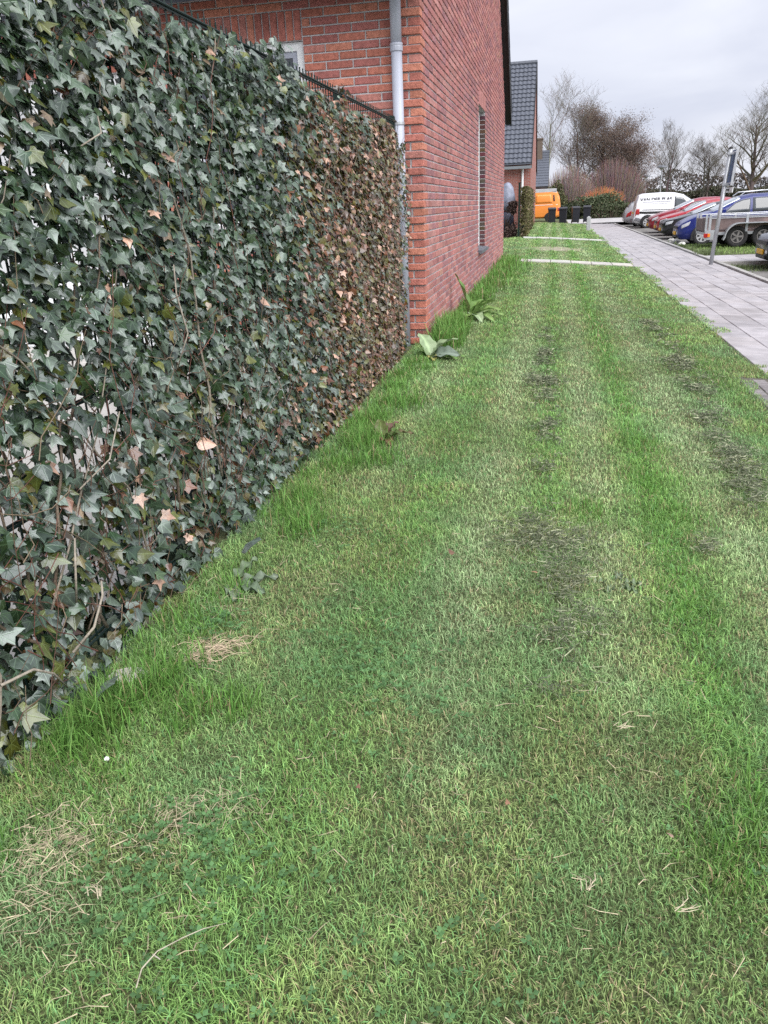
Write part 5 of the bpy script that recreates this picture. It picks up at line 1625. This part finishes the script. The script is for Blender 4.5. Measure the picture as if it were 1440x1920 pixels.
def leaf_mass(name, label, cat, center, size, n_, cols, s_=(.05, .12), seed=1, boxy=0.0, kind=None, group=None, twig=None):
    g_ = np.random.default_rng(seed)
    d = g_.normal(0, 1, (n_, 3)); d /= np.linalg.norm(d, axis=1, keepdims=True)
    if boxy:
        d = np.sign(d) * np.abs(d) ** (1 - boxy); d /= np.max(np.abs(d), axis=1, keepdims=True) ** boxy
    rr = g_.uniform(.72, 1.03, (n_, 1)) * (1 + .10 * np.sin(d[:, :1] * 7 + seed) * np.cos(d[:, 1:2] * 6) + .06 * np.sin(d[:, 2:3] * 13 + 4 * d[:, :1]))
    c0 = d * rr * np.array(size)
    c0[:, 2] = np.abs(c0[:, 2]) if not boxy else c0[:, 2] + size[2]
    a = g_.normal(0, 1, (n_, 3)); a /= np.linalg.norm(a, axis=1, keepdims=True)
    b_ = np.cross(a, g_.normal(0, 1, (n_, 3))); b_ /= np.linalg.norm(b_, axis=1, keepdims=True)
    k = g_.uniform(s_[0], s_[1], (n_, 1))
    V = np.stack([c0 - a * k, c0 + b_ * k * .6, c0 + a * k, c0 - b_ * k * .6], 1).reshape(-1, 3)
    F = np.arange(len(V)).reshape(-1, 4)
    cc_ = np.array(cols)[g_.integers(0, len(cols), n_)] * g_.uniform(.55, 1.5, (n_, 1))
    t = thing(name, label, cat, center, 0, group)
    o = link('foliage', np_mesh('foliage', V, F, np.repeat(cc_, 4, 0), None, M_foliage), t); o['kind'] = 'stuff'
    tw = MB(); q = random.Random(seed)
    for i in range(twig or 26):
        e = Vector((q.uniform(-1, 1) * size[0] * .85, q.uniform(-1, 1) * size[1] * .85, 0))
        z_ = size[2] * (1.6 if boxy else .85)
        tw.tube([tuple(e * .6 - Vector((0, 0, .1))), tuple(e * .8 + Vector((q.uniform(-.1, .1), 0, z_ * .5))), tuple(e + Vector((0, 0, z_ * q.uniform(.7, 1))))], [.02, .014, .006], 4, (.07, .05, .04), False)
    tw.obj('stems', M_bark, t)
    return t


def twig_shrub(name, label, center, size, n_, cols, seed, r=.009):
    q = random.Random(seed); t = thing(name, label, 'shrub', center)
    b = MB()
    for i in range(n_):
        a = q.uniform(0, 6.283); k = q.random() ** .5
        x, y = math.cos(a) * k * size[0], math.sin(a) * k * size[1]
        h = size[2] * (1 - .45 * k * k) * q.uniform(.65, 1.08)
        b.tube([(x * .55, y * .55, -.05), (x * .8 + q.uniform(-.08, .08), y * .8, h * .5), (x + q.uniform(-.2, .2), y + q.uniform(-.2, .2), h)], [r * 1.4, r, r * .5], 3, tuple(v * q.uniform(.65, 1.35) for v in q.choice(cols)), False)
    b.obj('twigs', M_bark, t)
    return t


leaf_mass('clipped_hedge', 'low clipped dark hedge along the far road', 'hedge', (3.75, 62.6, -.32), (2.2, .5, .45), 7000, [(.035, .045, .018), (.055, .055, .028), (.045, .060, .022)], (.04, .09), 3, .75)
leaf_mass('green_shrub', 'rounded dark green shrub swelling above the clipped hedge', 'shrub', (3.3, 64.5, -.3), (2.5, 1.2, 1.75), 7000, [(.060, .085, .040), (.080, .105, .052), (.115, .130, .075)], (.05, .11), 5)
leaf_mass('green_shrub', 'olive shrub beside the distant house and camper van', 'shrub', (-.1, 66.5, -.3), (1.3, 1.0, 2.6), 5200, [(.085, .095, .035), (.11, .11, .05), (.07, .08, .03)], (.05, .11), 6)
leaf_mass('green_shrub', 'dark evergreen shrub directly behind the wheelie bins', 'shrub', (1.2, 63.6, -.3), (1.3, .8, 1.25), 4200, [(.028, .04, .016), (.045, .055, .024)], (.04, .10), 7)
twig_shrub('dogwood_shrub', 'orange twigged dogwood glowing above the green shrub', (3.6, 66.3, .5), (1.7, .7, 1.5), 900, [(.50, .20, .08), (.42, .17, .08), (.38, .20, .11)], 2, .012)
twig_shrub('twiggy_shrub', 'purplish brown leafless shrub between camper van and hedge', (1.1, 68.2, -.3), (2.1, 1.0, 4.0), 2300, [(.25, .19, .165), (.21, .155, .145), (.28, .22, .18)], 3, .010)
twig_shrub('twiggy_shrub', 'tall brown leafless shrub under the dense tree', (4.6, 69.5, -.3), (2.6, 1.2, 4.3), 2600, [(.20, .14, .13), (.16, .115, .11), (.23, .165, .145)], 4, .011)
fh = np.random.default_rng(9)
# hedges and woods along the horizon
for i, (x0, x1, y, h, cols, lab) in enumerate(((8, 40, 128, 2.6, [(.055, .055, .035), (.07, .06, .045), (.05, .06, .03)], 'dark hedge line closing the far side of the car park'),
                                              (-60, 12, 150, 3.6, [(.13, .12, .11), (.11, .10, .09)], 'pale brown belt of distant bushes on the horizon'),
                                              (14, 90, 170, 5.5, [(.12, .105, .10), (.10, .085, .08)], 'hazy brown wood on the horizon at the right'))):
    n_ = 26000 if i == 0 else 9000
    x = fh.uniform(x0, x1, n_); hh = h * (.6 + .6 * vnoise(x, x * 0, .25, i))
    z = -.4 + hh * np.sqrt(fh.random(n_)); yv = y + fh.normal(0, 1.0, n_)
    c0 = np.stack([x, yv, z], 1); a = fh.normal(0, 1, (n_, 3)); a /= np.linalg.norm(a, axis=1, keepdims=True)
    b_ = np.cross(a, fh.normal(0, 1, (n_, 3))); b_ /= np.linalg.norm(b_, axis=1, keepdims=True)
    k = fh.uniform(.09, .2, (n_, 1)) * (1 if i == 0 else 1.8)
    V = np.stack([c0 - a * k, c0 + b_ * k * .6, c0 + a * k, c0 - b_ * k * .6], 1).reshape(-1, 3)
    C_ = np.repeat(np.array(cols)[fh.integers(0, len(cols), n_)] * fh.uniform(.6, 1.4, (n_, 1)), 4, 0)
    tag(link('undergrowth', np_mesh('undergrowth', V, np.arange(len(V)).reshape(-1, 4), C_, None, M_foliage)), lab, 'bushes', kind='stuff')

# ------------------------------------------------------------------ garden corner of the second house
t = thing('ivy_fence', 'second ivy clad garden fence ending beside the far lawn', 'fence', (-1.03, 0, 0))
b = MB(); b.box(-.03, .03, 28.95, 39.4, 0, 1.55); b.obj('panel', M_fence, t)
b = MB(); b.box(-.19, -.13, 28.9, 28.98, -.1, 1.74); b.box(-.2, -.12, 28.89, 28.99, 1.74, 1.77); b.obj('post', M_fence, t)
g_ = np.random.default_rng(41); n_ = 9000
c0 = np.stack([g_.normal(0, .06, n_).clip(-.15, .15), 28.9 + 10.4 * g_.random(n_) ** 1.8, 1.64 * g_.random(n_) ** .9], 1)
c0[:, 0] += .05 * np.sin(c0[:, 2] * 9) * np.cos(c0[:, 1] * 3)
a = g_.normal(0, 1, (n_, 3)); a /= np.linalg.norm(a, axis=1, keepdims=True); b_ = np.cross(a, g_.normal(0, 1, (n_, 3))); b_ /= np.linalg.norm(b_, axis=1, keepdims=True)
k = g_.uniform(.02, .045, (n_, 1))
V = np.stack([c0 - a * k, c0 + b_ * k * .7, c0 + a * k, c0 - b_ * k * .7], 1).reshape(-1, 3)
cl_ = np.array([(.11, .11, .035), (.145, .135, .055), (.085, .075, .03), (.16, .12, .075)])[g_.integers(0, 4, n_)] * g_.uniform(.6, 1.4, (n_, 1))
tag(link('ivy_foliage', np_mesh('ivy_foliage', V, np.arange(len(V)).reshape(-1, 4), np.repeat(cl_, 4, 0), None, M_foliage), t), kind='stuff')
leaf_mass('beech_hedge', 'narrow purple brown hedge running behind the second garden fence post', 'hedge', (-1.75, 29.5, 0), (.42, .25, .58), 5200, [(.10, .06, .055), (.13, .085, .075), (.075, .05, .045)], (.03, .06), 8, .8)
cv_ = thing('parasol', 'folded parasol under a silver grey cover beside the purple hedge', 'parasol', (-1.68, 30.6, 0))
b = MB(); b.lathe([(.12, .86), (.25, .90), (.29, 1.1), (.27, 1.35), (.20, 1.66), (.10, 1.80), (.03, 1.83)], 14); b.obj('cover', mat('silver_cover', (.20, .22, .29), .5, .3, 7, .6, 12), cv_, smooth=True)
b = MB(); b.lathe([(.05, .10), (.22, .16), (.25, .5), (.22, .82), (.14, .855)], 14); b.obj('lower_cover', mat('dark_cover', (.06, .065, .10), .6, .4, 9, .6, 14), cv_, smooth=True)
b = MB(); b.tube([(0, 0, 0), (0, 0, .6)], .03, 8); b.obj('pole', M_galv, cv_)
b = MB(); b.lathe([(.26, 0), (.26, .07), (.06, .12)], 14); b.obj('base', M_conc, cv_)
